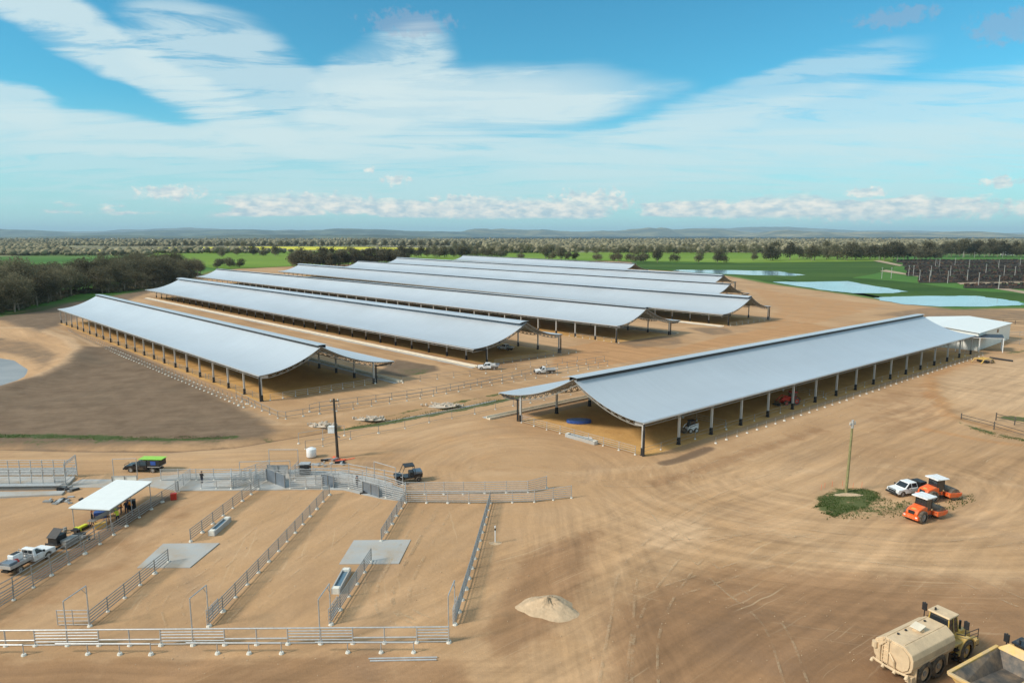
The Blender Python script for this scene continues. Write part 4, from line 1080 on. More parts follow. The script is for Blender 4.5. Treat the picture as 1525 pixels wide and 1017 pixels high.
# ------------------------------------------------------------------ vehicles
def wheel(root, x, y, r, wd, rim='galv', name='wheel', n=20, lug=False):
    sy = 1 if y > 0 else -1
    root_w = MB()
    # tyre as a lathe about the axle
    prof = [(-wd/2, r*.62), (-wd/2, r*.90), (-wd*.38, r), (wd*.38, r), (wd/2, r*.90), (wd/2, r*.62)]
    vs = []; fs = []
    for i in range(n):
        a = 2*math.pi*i/n
        for k, (o, rr) in enumerate(prof):
            q = rr*(1.03 if lug and i % 2 and k in (2, 3) else 1); vs.append((x+math.cos(a)*q, y+o, r+math.sin(a)*q))
    kk = len(prof)
    for i in range(n):
        for k in range(kk-1):
            a = i*kk+k; b = ((i+1) % n)*kk+k; fs.append((a, a+1, b+1, b))
    t = root_w.add(vs, fs).build(name, 'rubber', root)
    MB().tube((x, y-wd*.30, r), (x, y+wd*.30, r), r*.63, 14).build('rim', rim, t)
    MB().tube((x, y+sy*wd*.28, r), (x, y+sy*wd*.42, r), r*.22, 10).build('hub', 'galv_dull', t)
    return t
def arch_profile(x0, x1, zb, pts_top, wheels, r):
    # side outline of a body with wheel arches, from rear bottom forward, then back over the top
    out = [(x0, zb)]
    for wx in sorted(wheels):
        for k in range(7):
            a = math.pi-math.pi*k/6; out.append((wx+math.cos(a)*r, max(zb, .36+math.sin(a)*r)))
    out.append((x1, zb)); return out+pts_top
def ute(label, p, rz, bodym='white', trayk='flat', group='utes and work vehicles', cargo=None, double=True, name='ute'):
    root = thing(name, label, 'ute', V2(p), rz, group)
    # forward = +x, length 5.3
    xf, xr = 2.65, -2.65; cab_r = -.75 if double else .05
    prof = arch_profile(cab_r, xf-.08, .42, [(xf, .62), (xf-.02, .88), (xf-.12, 1.0), (1.35, 1.10), (cab_r, 1.10)], [1.72], .46)
    MB().prism(prof, -.92, .92).build('body', bodym, root, bevel=.05)
    MB().taper(cab_r, 1.42, .88, 1.09, 1.74, cab_r+.10, .62, .70).build('cabin', bodym, root, bevel=.05)
    # glass, a few millimetres proud of the pillars
    def quad(name, q, m='glass'): MB().add(q, [(0, 1, 2, 3)]).build(name, m, root, fix=False)
    e = .012
    wz0, wz1 = 1.15, 1.66
    def sidept(x, z, s):
        t = (z-1.09)/.65; return (x, s*(.88+(.70-.88)*t+e), z)
    fx = lambda z: 1.42+(.62-1.42)*(z-1.09)/.65
    quad('windscreen', [(fx(wz0)+e, -.76, wz0), (fx(wz0)+e, .76, wz0), (fx(wz1)+e, .66, wz1), (fx(wz1)+e, -.66, wz1)])
    bx_ = lambda z: cab_r+.10*(z-1.09)/.65-e
    quad('rear_window', [(bx_(wz0), .7, wz0), (bx_(wz0), -.7, wz0), (bx_(wz1), -.62, wz1), (bx_(wz1), .62, wz1)])
    for s in (-1, 1):
        mid = .30
        quad('side_window', [sidept(mid+.05, wz0, s), sidept(1.18, wz0, s), sidept(.60, wz1-.02, s), sidept(mid+.05, wz1, s)])
        if double: quad('side_window', [sidept(cab_r+.16, wz0, s), sidept(mid-.05, wz0, s), sidept(mid-.05, wz1, s), sidept(cab_r+.22, wz1, s)])
        MB().box((1.15, s*1.02, 1.22), (.12, .2, .2)).build('mirror', 'black', root)
        MB().box((xf-.04, s*.68, .86), (.10, .36, .16)).build('headlight', 'lamp', root)
        MB().box((.42, s*.925, .98), (.16, .02, .03)).build('door_handle', 'black', root)
    MB().box((xf+.0, 0, .78), (.06, 1.0, .22)).build('grille', 'black', root)
    bb = MB().box((xf+.14, 0, .55), (.16, 1.75, .22))
    for y in (-.55, .55): bb.tube((xf+.17, y, .6), (xf+.12, y, 1.08), .035, 6)
    bb.tube((xf+.12, -.55, 1.08), (xf+.12, .55, 1.08), .035, 6).build('bull_bar', 'black', root)
    # chassis and tray
    MB().box((-.9, 0, .52), (3.3, .8, .2)).build('chassis', 'black', root)
    tx0, tx1 = xr, cab_r-.1; L = tx1-tx0; cx = (tx0+tx1)/2; tm = 'galv' if trayk != 'black' else 'blackpaint'
    MB().box((cx, 0, .92), (L, 1.86, .10)).build('tray', tm, root)
    if trayk in ('flat', 'black', 'load'):
        for s in (-1, 1): MB().box((cx, s*.91, 1.10), (L, .04, .26)).build('side_board', tm, root)
        MB().box((tx0+.02, 0, 1.10), (.04, 1.78, .26)).build('tailboard', tm, root)
        hb = MB()
        for y in (-.85, -.3, .3, .85): hb.tube((tx1, y, .95), (tx1, y, 1.72), .03, 6)
        for z in (1.3, 1.72): hb.tube((tx1, -.85, z), (tx1, .85, z), .03, 6)
        hb.build('headboard', 'black' if trayk == 'black' else 'galv', root)
    if trayk == 'black':
        MB().box((cx-.1, 0, 1.32), (L*.6, 1.5, .62)).build('toolbox', 'black', root, bevel=.03)
        MB().tube((tx1+.1, -.5, 1.72), (tx1+.1, .5, 1.72), .05, 6).build('light_bar', 'black', root)
    if trayk == 'load':
        MB().box((cx+.45, .38, 1.33), (1.1, .75, .72)).build('generator', 'white', root, bevel=.06)
        MB().box((cx+.45, .38, 1.70), (.8, .5, .05)).build('vent', 'black', root)
        MB().box((cx-.75, -.25, 1.22), (.9, 1.0, .45)).build('toolbox', 'bluegrey', root, bevel=.04)
        MB().taper(cx-.2, cx+.35, .28, .97, 1.3, cx-.1, cx+.25, .18).build('fuel_can', 'red', root)
    if trayk == 'canopy':
        MB().box((cx, 0, 1.42), (L, 1.84, .90)).build('canopy', 'black', root, bevel=.04)
        for s in (-1, 1):
            MB().box((cx, s*.935, 1.5), (L*.42, .02, .55)).build('side_hatch', 'blue', root)
        MB().box((cx+.55, 0, 1.98), (3.5, 1.55, .05)).build('roof_board', 'greenpaint', root)
        rk = MB()
        for x in (cx-.5, cx+.9, cx+1.9):
            rk.tube((x, -.75, 1.93), (x, .75, 1.93), .03, 6)
        rk.build('roof_rack', 'galv', root)
    for wx in (1.72, -1.55):
        for s in (-1, 1): wheel(root, wx, s*.78, .38, .26)
    for s in (-1, 1): MB().box((-1.55, s*.80, .84), (.95, .24, .05)).box((-2.05, s*.80, .66), (.05, .22, .34)).build('mudguard', 'black', root)
    return root
def hd(p, q): return math.atan2(q.y-p.y, q.x-p.x)
pu = G(1345, 737)
ute('white dual-cab ute with black tray beside the rear roller', pu+Vector((.9, .6, 0)), R(198), 'white', 'black')
l0, l1 = G(17, 861), G(72, 832)
ute('white tray ute with generator and red can, at the left edge by the pen fence', l0.lerp(l1, .62)+Vector((-.9, .2, 0)), hd(l0, l1), 'white', 'load', double=False)
ute('ute with black canopy and lime green roof board behind the white shade roof', G(217, 701), R(177), 'blackpaint', 'canopy')
ute('white tray ute driving between the lane fences', G(812, 556), R(190), 'white', 'flat', double=False)
ute('white service ute at the near corner of the second left-hand shed', G(727, 550), R(183), 'white', 'load')
ute('white dual-cab ute in the shade under the second left-hand shed', G(753, 521), R(140), 'white', 'flat')

# open buggy -----------------------------------------------------------
def buggy(label, p, rz):
    root = thing('side_by_side_buggy', label, 'buggy', V2(p), rz)
    MB().prism([(-1.5, .55), (1.35, .5), (1.6, .75), (1.5, .95), (.8, 1.05), (.5, .75), (-.5, .72), (-.55, 1.0), (-1.55, 1.05)], -.65, .65).build('body', 'blackpaint', root, bevel=.04)
    MB().box((-.35, 0, .95), (.5, 1.1, .5)).build('seat', 'black', root, bevel=.05)
    cg = MB()
    for s in (-.62, .62): cg.path([(.85, s, 1.0), (.45, s*.9, 1.9), (-.6, s*.9, 1.9), (-.75, s, 1.0)], .035)
    for x in (.45, -.6): cg.tube((x, -.56, 1.9), (x, .56, 1.9), .035)
    cg.build('roll_cage', 'black', root)
    MB().box((-.08, 0, 1.95), (1.15, 1.2, .05)).build('roof', 'black', root)
    MB().box((-1.05, 0, 1.12), (.9, 1.2, .25)).build('cargo_box', 'bluegrey', root)
    for x in (1.05, -1.05):
        for s in (-1, 1): wheel(root, x, s*.62, .34, .26, 'black')
    return root
buggy('dark open work buggy parked behind the curved yard fence', G(608, 717), R(200)).scale = (1.25,)*3

# skid-steer loader and tractor beneath the right-hand shed
def loader(label, p, rz):
    root = thing('skid_steer_loader', label, 'loader', V2(p), rz)
    MB().prism([(-1.3, .35), (.7, .35), (.8, .8), (.2, 1.0), (-1.3, 1.35)], -.55, .55).build('body', 'white', root, bevel=.04)
    MB().taper(-.75, .55, .5, 1.0, 2.0, -.7, .3, .45).build('cab', 'glass', root, bevel=.04)
    MB().box((-.2, 0, 2.05), (1.25, 1.1, .10)).build('roof', 'black', root)
    for s in (-1, 1): MB().path([(-1.1, s*.72, 1.6), (.6, s*.72, 1.25), (1.25, s*.72, .4)], .09).build('lift_arm', 'white', root)
    MB().prism([(1.2, .1), (1.9, .08), (1.95, .16), (1.35, .25), (1.3, .8), (1.2, .8)], -.9, .9).build('bucket', 'bed', root)
    for x in (.45, -.75):
        for s in (-1, 1): wheel(root, x, s*.72, .40, .3, 'white')
loader('white skid-steer loader under the right-hand shed near the front posts', G(1028, 643), R(200))
def tractor(label, p, rz):
    root = thing('tractor', label, 'tractor', V2(p), rz)
    MB().prism([(.1, .8), (1.9, .7), (2.0, 1.2), (1.7, 1.5), (.1, 1.6)], -.38, .38).build('hood', 'red', root, bevel=.06)
    MB().box((-.9, 0, .95), (2.0, .7, .5)).build('chassis', 'black', root)
    MB().taper(-1.3, .1, .6, 1.3, 2.5, -1.2, -.05, .52).build('cab', 'glass', root, bevel=.04)
    MB().box((-.62, 0, 2.56), (1.5, 1.3, .14)).build('roof', 'red', root, bevel=.04)
    for s in (-1, 1):
        MB().path([(-.2, s*.5, 1.5), (1.6, s*.55, 1.9), (2.9, s*.55, .8)], .09).build('loader_arm', 'red', root)
        fe = MB()
        for k in range(6):
            a0, a1 = math.pi*(.1+.8*k/6), math.pi*(.1+.8*(k+1)/6); c_ = Vector((-.9, s*.85, .8))
            P_ = [c_+Vector((math.cos(a)*.95, o, math.sin(a)*.95)) for a, o in ((a0, -.25), (a1, -.25), (a1, .25), (a0, .25))]
            fe.add(P_, [(0, 1, 2, 3)])
        fe.build('mudguard', 'red', root, fix=False)
        wheel(root, -.9, s*.85, .82, .45, 'red', lug=True); wheel(root, 1.35, s*.75, .52, .32, 'red', lug=True)
    MB().prism([(2.8, .1), (3.5, .08), (3.5, .16), (3.0, .3), (2.95, .8), (2.8, .8)], -.95, .95).build('bucket', 'bed', root)
tractor('red tractor under the right-hand shed, half in shade', G(1176, 602), R(195))

# soil compactors -------------------------------------------------------
def roller(label, p, rz):
    root = thing('road_roller', label, 'roller', V2(p), rz, 'orange rollers with white canopies')
    # forward (+x) is the drum end
    MB().prism([(-2.75, .75), (-.75, .75), (-.75, 1.75), (-1.3, 1.95), (-2.5, 1.62), (-2.8, 1.25)], -.72, .72).build('engine_hood', 'orange', root, bevel=.10)
    MB().taper(-3.0, -2.55, .98, .55, .95, -2.9, -2.55, .9).build('rear_bumper', 'orange', root, bevel=.05)
    MB().box((-2.80, 0, 1.32), (.06, .75, .42)).build('grille', 'black', root)
    for s in (-1, 1): MB().box((-2.93, s*.72, .84), (.05, .22, .14)).build('tail_light', 'lamp', root)
    MB().box((-2.35, 0, 1.66), (.3, .5, .03), 0, -.2).build('warning_plate', 'yellow', root)
    MB().box((-.55, 0, 1.0), (1.0, 1.3, .5)).build('cab_floor', 'orange', root, bevel=.03)
    cabp = MB()
    for x in (-1.1, .05):
        for s in (-.66, .66): cabp.tube((x, s, 1.25), (x+(-.0), s*.95, 2.85), .05, 6)
    cabp.build('cab_frame', 'black', root)
    for q in ([(.06, -.6, 1.3), (.06, .6, 1.3), (.06, .58, 2.78), (.06, -.58, 2.78)], [(-1.1, .6, 1.9), (-1.1, -.6, 1.9), (-1.1, -.58, 2.78), (-1.1, .58, 2.78)]):
        MB().add(q, [(0, 1, 2, 3)]).build('window', 'glass', root, fix=False)
    for s in (-1, 1):
        MB().add([(-1.05, s*.66, 1.3), (.0, s*.66, 1.3), (.0, s*.64, 2.78), (-1.05, s*.64, 2.78)], [(0, 1, 2, 3)]).build('window', 'glass', root, fix=False)
    MB().box((-.5, 0, 2.93), (2.0, 1.95, .16)).build('canopy', 'white', root, bevel=.06)
    MB().box((-.6, 0, 1.55), (.5, .5, .5)).box((-.8, 0, 1.95), (.12, .5, .5)).build('seat', 'black', root, bevel=.04)
    for s in (-1, 1):
        wheel(root, -1.85, s*.82, .76, .52, 'galv_dull', lug=True)
        st = MB()
        for z in (.5, .85): st.box((-.6, s*.92, z), (.4, .24, .04))
        st.tube((-.8, s*1.02, .5), (-.8, s*.9, 1.25), .025).tube((-.4, s*1.02, .5), (-.4, s*.9, 1.25), .025).build('step', 'black', root)
        MB().box((-.35, s*.95, 1.5), (.10, .10, .16)).build('beacon', 'yellow', root)
    # articulation and drum frame
    MB().box((.28, 0, .78), (.5, .5, .5)).build('pivot', 'black', root)
    MB().box((.62, 0, .80), (.34, 2.3, .5)).build('drum_frame', 'orange', root, bevel=.04)
    for s in (-1, 1): MB().prism([(.5, .5), (2.0, .45), (2.5, .6), (2.5, .95), (.5, 1.08)], s*1.14-.09, s*1.14+.09).build('drum_frame', 'orange', root, bevel=.03)
    MB().box((2.48, 0, .80), (.24, 2.3, .32)).build('drum_frame', 'orange', root, bevel=.03)
    MB().box((1.35, 0, 1.50), (.9, 1.2, .10)).build('deck_plate', 'black', root) if False else None
    MB().tube((1.6, -1.04, .76), (1.6, 1.04, .76), .76, 32).build('drum', 'bed', root, bevel=.03)
    return root
rr0 = R(27)
roller('orange roller with white canopy, the nearer of the two', G(1372, 779)+Vector((1.35, 1.55, 0)), rr0)
roller('orange roller with white canopy, behind, beside the white ute', G(1388, 748)+Vector((1.6, 1.3, 0)), R(16))

# articulated haulers ----------------------------------------------------
def tractor_unit(root, roofm='tan'):
    # front axle at x=4.1 ; hitch at x=2.3
    MB().prism([(2.5, .95), (5.9, .9), (6.1, 1.3), (6.0, 1.75), (5.0, 2.25), (2.6, 2.35)], -.78, .78).build('hood', 'yellow', root, bevel=.09)
    MB().box((6.08, 0, 1.35), (.08, 1.2, .7)).build('grille', 'black', root)
    MB().box((6.15, 0, .85), (.3, 2.7, .35)).build('front_bumper', 'black', root, bevel=.04)
    for s in (-1, 1):
        fe = []
        for k in range(9):
            a = math.pi*(-.02+1.04*k/8); fe.append((4.1-math.cos(a)*1.18, .95+math.sin(a)*1.12))
        ins = [(4.1-math.cos(math.pi*(-.02+1.04*k/8))*1.06, .95+math.sin(math.pi*(-.02+1.04*k/8))*1.00) for k in range(9)][::-1]
        MB().prism(fe+ins, s*1.15-.42, s*1.15+.42).build('mudguard', 'yellow', root)
        wheel(root, 4.1, s*1.28, .95, .68, 'yellow', n=28, lug=True)
        MB().box((5.75, s*1.25, 1.2), (.5, .5, .5)).build('headlight_box', 'yellow', root, bevel=.05)
        MB().box((6.02, s*1.25, 1.22), (.05, .35, .22)).build('headlight', 'lamp', root)
        rl = MB().path([(5.8, s*1.45, 1.45), (5.8, s*1.45, 2.35), (3.6, s*1.5, 2.6)], .03)
        for z in (1.7, 2.0): rl.tube((5.8, s*1.45, z), (4.4, s*1.5, z+.2), .022)
        rl.build('handrail', 'black', root)
        mr_ = MB().path([(3.35, s*1.0, 2.4), (3.4, s*1.62, 2.55), (3.4, s*1.62, 3.85)], .045); mr_.build('mirror_stalk', 'black', root)
        MB().box((3.4, s*1.64, 3.45), (.12, .38, .66)).build('mirror', 'black', root, bevel=.02)
        stp = MB()
        for z in (.6, 1.0, 1.4): stp.box((2.75, s*1.35, z), (.5, .35, .05))
        stp.tube((2.5, s*1.48, .55), (2.5, s*1.3, 1.9), .03).tube((3.0, s*1.48, .55), (3.0, s*1.3, 1.9), .03).build('step', 'black', root)
        MB().box((3.0, s*1.18, 1.85), (1.5, .6, .10)).build('catwalk', 'yellow', root)
    MB().taper(2.45, 3.95, .82, 2.3, 3.75, 2.55, 3.65, .72).build('cab', 'glass', root, bevel=.05)
    pl = MB()
    for s in (-1, 1):
        for (xb, xt) in ((2.45, 2.55), (3.25, 3.15), (3.95, 3.65)): pl.tube((xb, s*.83, 2.3), (xt, s*.73, 3.75), .05, 6)
    pl.build('cab_pillar', 'yellow', root)
    MB().box((3.08, 0, 3.83), (1.42, 1.72, .16)).build('cab_roof', roofm, root, bevel=.06)
    MB().tube((2.75, .45, 3.9), (2.75, .45, 4.12), .08, 8).build('beacon', 'black', root)
    MB().tube((4.6, -.6, 2.2), (4.6, -.6, 3.0), .09, 10).build('exhaust', 'black', root)
    MB().box((1.9, 0, .95), (1.6, .8, .5)).build('hitch', 'black', root)
def hauler_rear(root, m):
    for x in (-.45, -2.35):
        for s in (-1, 1): wheel(root, x+.6, s*1.25, .95, .66, m, n=28, lug=True)
    MB().box((-.9, 0, 1.05), (5.0, .95, .45)).build('chassis', m if m == 'tan' else 'yellow', root)
t0, t1 = G(1371, 1019), G(1437, 982)
HD = hd(t0, t1); dv = Vector((math.cos(HD), math.sin(HD), 0)); nv = Vector((-dv.y, dv.x, 0))
def water_truck():
    # rearmost wheel at local x=-1.75, near side (right) y=-1.25
    org = t0 + dv*1.75 + nv*1.35 + dv*.15
    root = thing('water_truck', 'dust-covered articulated water truck with a long faceted tank, at the bottom right', 'truck', org, HD)
    hauler_rear(root, 'tan'); tractor_unit(root, 'tan')
    w2 = 1.55
    oct_ = [(-w2+.5, 1.25), (w2-.5, 1.25), (w2-.1, 1.6), (w2, 2.0), (w2, 2.55), (w2-.14, 2.95), (w2-.75, 3.38), (-w2+.75, 3.38), (-w2+.14, 2.95), (-w2, 2.55), (-w2, 2.0), (-w2+.1, 1.6)]
    T = MB().prism(oct_, -3.6, 2.15, 'x').build('tank', 'tan', root, bevel=.05)
    ins = [(y*.86, 2.34+(z-2.34)*.84) for y, z in oct_]
    MB().prism(ins, -3.72, -3.5, 'x').build('tank_end', 'tan', root)
    hr = MB().tube((-.4, 0, 3.38), (-.4, 0, 3.58), .42, 16); hr.build('hatch_ring', 'tan', T)
    lid = MB().box((0, 0, .02), (.84, .84, .05)).build('hatch_lid', 'bunk', T, bevel=.02); lid.location = (-.5, 0, 3.68); lid.rotation_euler = (0, -.22, 0)
    for y in (-.70, .70): MB().box((-.7, y, 3.40), (5.4, .06, .05)).build('seam', 'tan', T)
    for x in (-2.4, -1.4, 1.2): MB().tube((x, .4, 3.4), (x, .4, 3.5), .09, 8).build('vent', 'black', T)
    pipe = MB().path([(-3.8, -1.4, 1.35), (-3.9, -.5, 1.3), (-3.9, .5, 1.3), (-3.8, 1.4, 1.35)], .09)
    for y in (-1.35, -.45, .45, 1.35): pipe.tube((-3.9, y, 1.35), (-4.1, y, 1.15), .12, 8)
    pipe.path([(-3.75, .9, 1.3), (-3.85, .9, 2.7), (-3.75, .5, 3.2)], .07)
    pipe.path([(-3.75, -.3, 1.3), (-3.95, -.3, 2.0), (-3.75, .2, 2.4)], .07); pipe.build('spray_bar', 'tan', root)
    MB().tube((-3.75, 1.35, 2.3), (-3.75, 1.35, 2.75), .22, 10).build('hose_reel', 'tan', root)
    ld = MB()
    for y in (.25, .7): ld.tube((-3.80, y, 1.4), (-3.80, y, 3.5), .03)
    for k in range(7): ld.tube((-3.80, .25, 1.55+k*.3), (-3.80, .7, 1.55+k*.3), .025)
    ld.build('ladder', 'tan', root)
    for s in (-1, 1):
        MB().hexa([(-3.5, s*1.32-.05, .9), (.9, s*1.32-.05, 1.15), (.9, s*1.32+.05, 1.15), (-3.5, s*1.32+.05, .9)], [(-3.5, s*1.5-.05, 1.95), (.9, s*1.5-.05, 1.95), (.9, s*1.5+.05, 1.95), (-3.5, s*1.5+.05, 1.95)]).build('skirt', 'tan', root) if False else None
        MB().box((-.8, s*1.4, 1.98), (4.2, .36, .08)).build('mudguard', 'tan', root)
        MB().box((-3.05, s*1.28, 1.25), (.08, .62, 1.1)).box((1.28, s*1.28, 1.25), (.08, .5, 1.1)).build('mudflap', 'tan', root)
    MB().box((-3.3, -1.30, .95), (.6, .5, .5)).build('pump_box', 'tan', root, bevel=.03)
    return root
water_truck()
def dump_truck():
    # rear left top corner of the tray at pixel (1412,1003) ; parked parallel
    c_ = G(1413, 1003, 2.85); org = V2(c_) + dv*4.0 - nv*1.75
    root = thing('dump_truck', 'articulated dump truck with scraped dark tray and yellow rim, cut by the bottom right corner', 'truck', org, HD-.04)
    hauler_rear(root, 'yellow'); tractor_unit(root, 'blackpaint')
    # open tray: outer shell with floor
    W2 = 1.65
    def shell(inset, zf):
        b = [(-3.7, -1.0+inset, 2.02+zf), (1.7, -1.0+inset, 1.75+zf), (1.7, 1.0-inset, 1.75+zf), (-3.7, 1.0-inset, 2.02+zf)]
        t = [(-4.0, -W2+inset, 2.85), (2.2, -W2+inset, 3.1), (2.2, W2-inset, 3.1), (-4.0, W2-inset, 2.85)]
        return b, t
    ob, ot = shell(0, 0); ib, it = shell(.14, .16)
    mb = MB(); mb.add(ob+ot, [(3, 2, 1, 0), (0, 1, 5, 4), (2, 3, 7, 6), (1, 2, 6, 5), (3, 0, 4, 7)]); mb.build('tray_shell', 'dustyyellow', root)
    mb = MB(); mb.add(ib+it, [(0, 1, 2, 3), (4, 5, 1, 0), (6, 7, 3, 2), (5, 6, 2, 1)]); mb.build('tray_lining', 'bed', root, fix=False)
    rim = MB()
    def rimseg(a, b, w_=.12, h=.12): 
        a = Vector(a); b = Vector(b); d = (b-a).normalized(); n = Vector((-d.y, d.x, 0))*w_; z = Vector((0, 0, h))
        rim.hexa([a-n-z, b-n-z, b+n-z, a+n-z], [a-n+z, b-n+z, b+n+z, a+n+z])
    rimseg(ot[0], ot[1]); rimseg(ot[3], ot[2]); rimseg(ot[3], ot[0])
    rim.build('tray_rim', 'dustyyellow', root, bevel=.03)
    # tall front board of the tray, bent forward
    MB().hexa([(2.05, -W2, 3.05), (2.25, -W2, 3.05), (2.25, W2, 3.05), (2.05, W2, 3.05)], [(2.45, -1.0, 3.6), (2.62, -1.0, 3.6), (2.62, 1.0, 3.6), (2.45, 1.0, 3.6)]).build('head_board', 'dustyyellow', root)
    for x in (-2.6, -1.2, .2, 1.5):
        for s in (-1, 1): MB().hexa([(x-.08, s*1.1-.05, 2.0), (x+.08, s*1.1-.05, 2.0), (x+.08, s*1.1+.05, 2.0), (x-.08, s*1.1+.05, 2.0)], [(x-.08, s*1.66-.05, 2.8), (x+.08, s*1.66-.05, 2.8), (x+.08, s*1.66+.05, 2.8), (x-.08, s*1.66+.05, 2.8)]).build('rib', 'yellow', root)
    return root
dump_truck()

# trailer and boxes by the left ute --------------------------------------
tx = G(90, 812); tr = thing('box_trailer', 'small black trailer with open lid boxes in front of the left ute', 'trailer', tx, hd(l0, l1))
MB().box((0, 0, .55), (2.2, 1.5, .12)).build('deck', 'black', tr); MB().box((-.2, .1, 1.0), (1.3, 1.2, .8)).build('box', 'black', tr, bevel=.03)
MB().box((-.45, .1, 1.62), (1.3, 1.25, .05), 0, -.6).build('lid', 'black', tr); MB().tube((1.1, 0, .55), (2.1, 0, .5), .05).build('drawbar', 'black', tr)
for s in (-1, 1): wheel(tr, 0, s*.82, .32, .2)
def crate(label, p, rz, d, m, name='crate', grp=None):
    r_ = thing(name, label, name.replace('_', ' '), V2(p), rz, grp)
    MB().box((0, 0, d[2]/2+.04), d).build('body', m, r_, bevel=.03)
    MB().box((0, 0, d[2]+.07), (d[0]*1.03, d[1]*1.03, .05)).build('lid', m, r_)
    for x in (-.3, .3): MB().box((d[0]*x, 0, .02), (.1, d[1], .04)).build('skid', 'black', r_)
crate('grey metal tool chest with a lime green end, by the trailer', G(104, 812), hd(l0, l1), (1.6, .8, .8), 'galv_dull', 'tool_chest')
crate('small dark crate in front of the tool chest', G(118, 800), .5, (1.3, .7, .35), 'black')
def pile(label, p, n, rad, ms, name='scrap_pile', cat='scrap', seed=0, h=.5, zsc=1):
    r = random.Random(seed); root = thing(name, label, cat, V2(p))
    for k in range(n):
        a = r.uniform(0, 6.28); q = rad*math.sqrt(r.random()); m = ms[k % len(ms)]
        d = (r.uniform(.3, 1.5), r.uniform(.15, .5), r.uniform(.05, h))
        MB().box((math.cos(a)*q, math.sin(a)*q*.6, d[2]/2), d, r.uniform(0, 3.1)).build('scrap_piece', m, root)
pile('dark hoses and a camp chair lying left of the shade roof', G(112, 790), 10, 1.5, ['black', 'galv_dull', 'black', 'hivisy'], seed=1)
pile('dark offcuts beside the leftmost pen fence', G(122, 803), 6, 1.0, ['black', 'galv_dull'], seed=2)
pile('steel offcuts and black pipe between the cattle race and the shade roof', G(97, 745), 12, 2.2, ['galv', 'black', 'galv_dull'], seed=3, h=.25)
pile('loose steel pieces by the end of the cattle race', G(100, 729), 8, 1.6, ['galv_dull', 'black'], seed=4, h=.5)
pile('scrap steel heap below the dark pole', G(488, 690), 14, 2.6, ['galv', 'black', 'galv_dull', 'concrete'], seed=5, h=.35)
pile('orange barrier mesh crumpled at the foot of the dark pole', G(508, 685), 10, 1.8, ['debris'], name='barrier_mesh', cat='mesh', seed=6, h=.25)
pile('dark valve gear standing on the right end of the yards floor', G(552, 735), 6, .9, ['black'], seed=8, h=1.0)
# workbench under the shade roof
wb = thing('workbench', 'cluttered workbench with blue tarp under the shade roof', 'workbench', G(158, 775), hd(l0, l1))
MB().box((0, 0, .85), (4.5, .9, .08)).build('top', 'galv_dull', wb)
for x in (-2, 0, 2):
    for y in (-.4, .4): MB().tube((x, y, 0), (x, y, .85), .04).build('leg', 'galv_dull', wb)
crate('blue covered box on the ground at the front of the shade roof', G(150, 771), .4, (1.3, .8, .75), 'blue', 'cool_box')
crate('yellow framed machine crate under the front post of the shade roof', G(150, 786), .5, (1.1, .7, .6), 'yellow')
crate('black plastic bin under the shade roof beside the workers', G(196, 757), .5, (1.0, .8, 1.0), 'black')
crate('red fuel drum box by the leftmost pen fence near the yards', G(259, 744), .3, (.7, .5, .8), 'red', 'fuel_box')

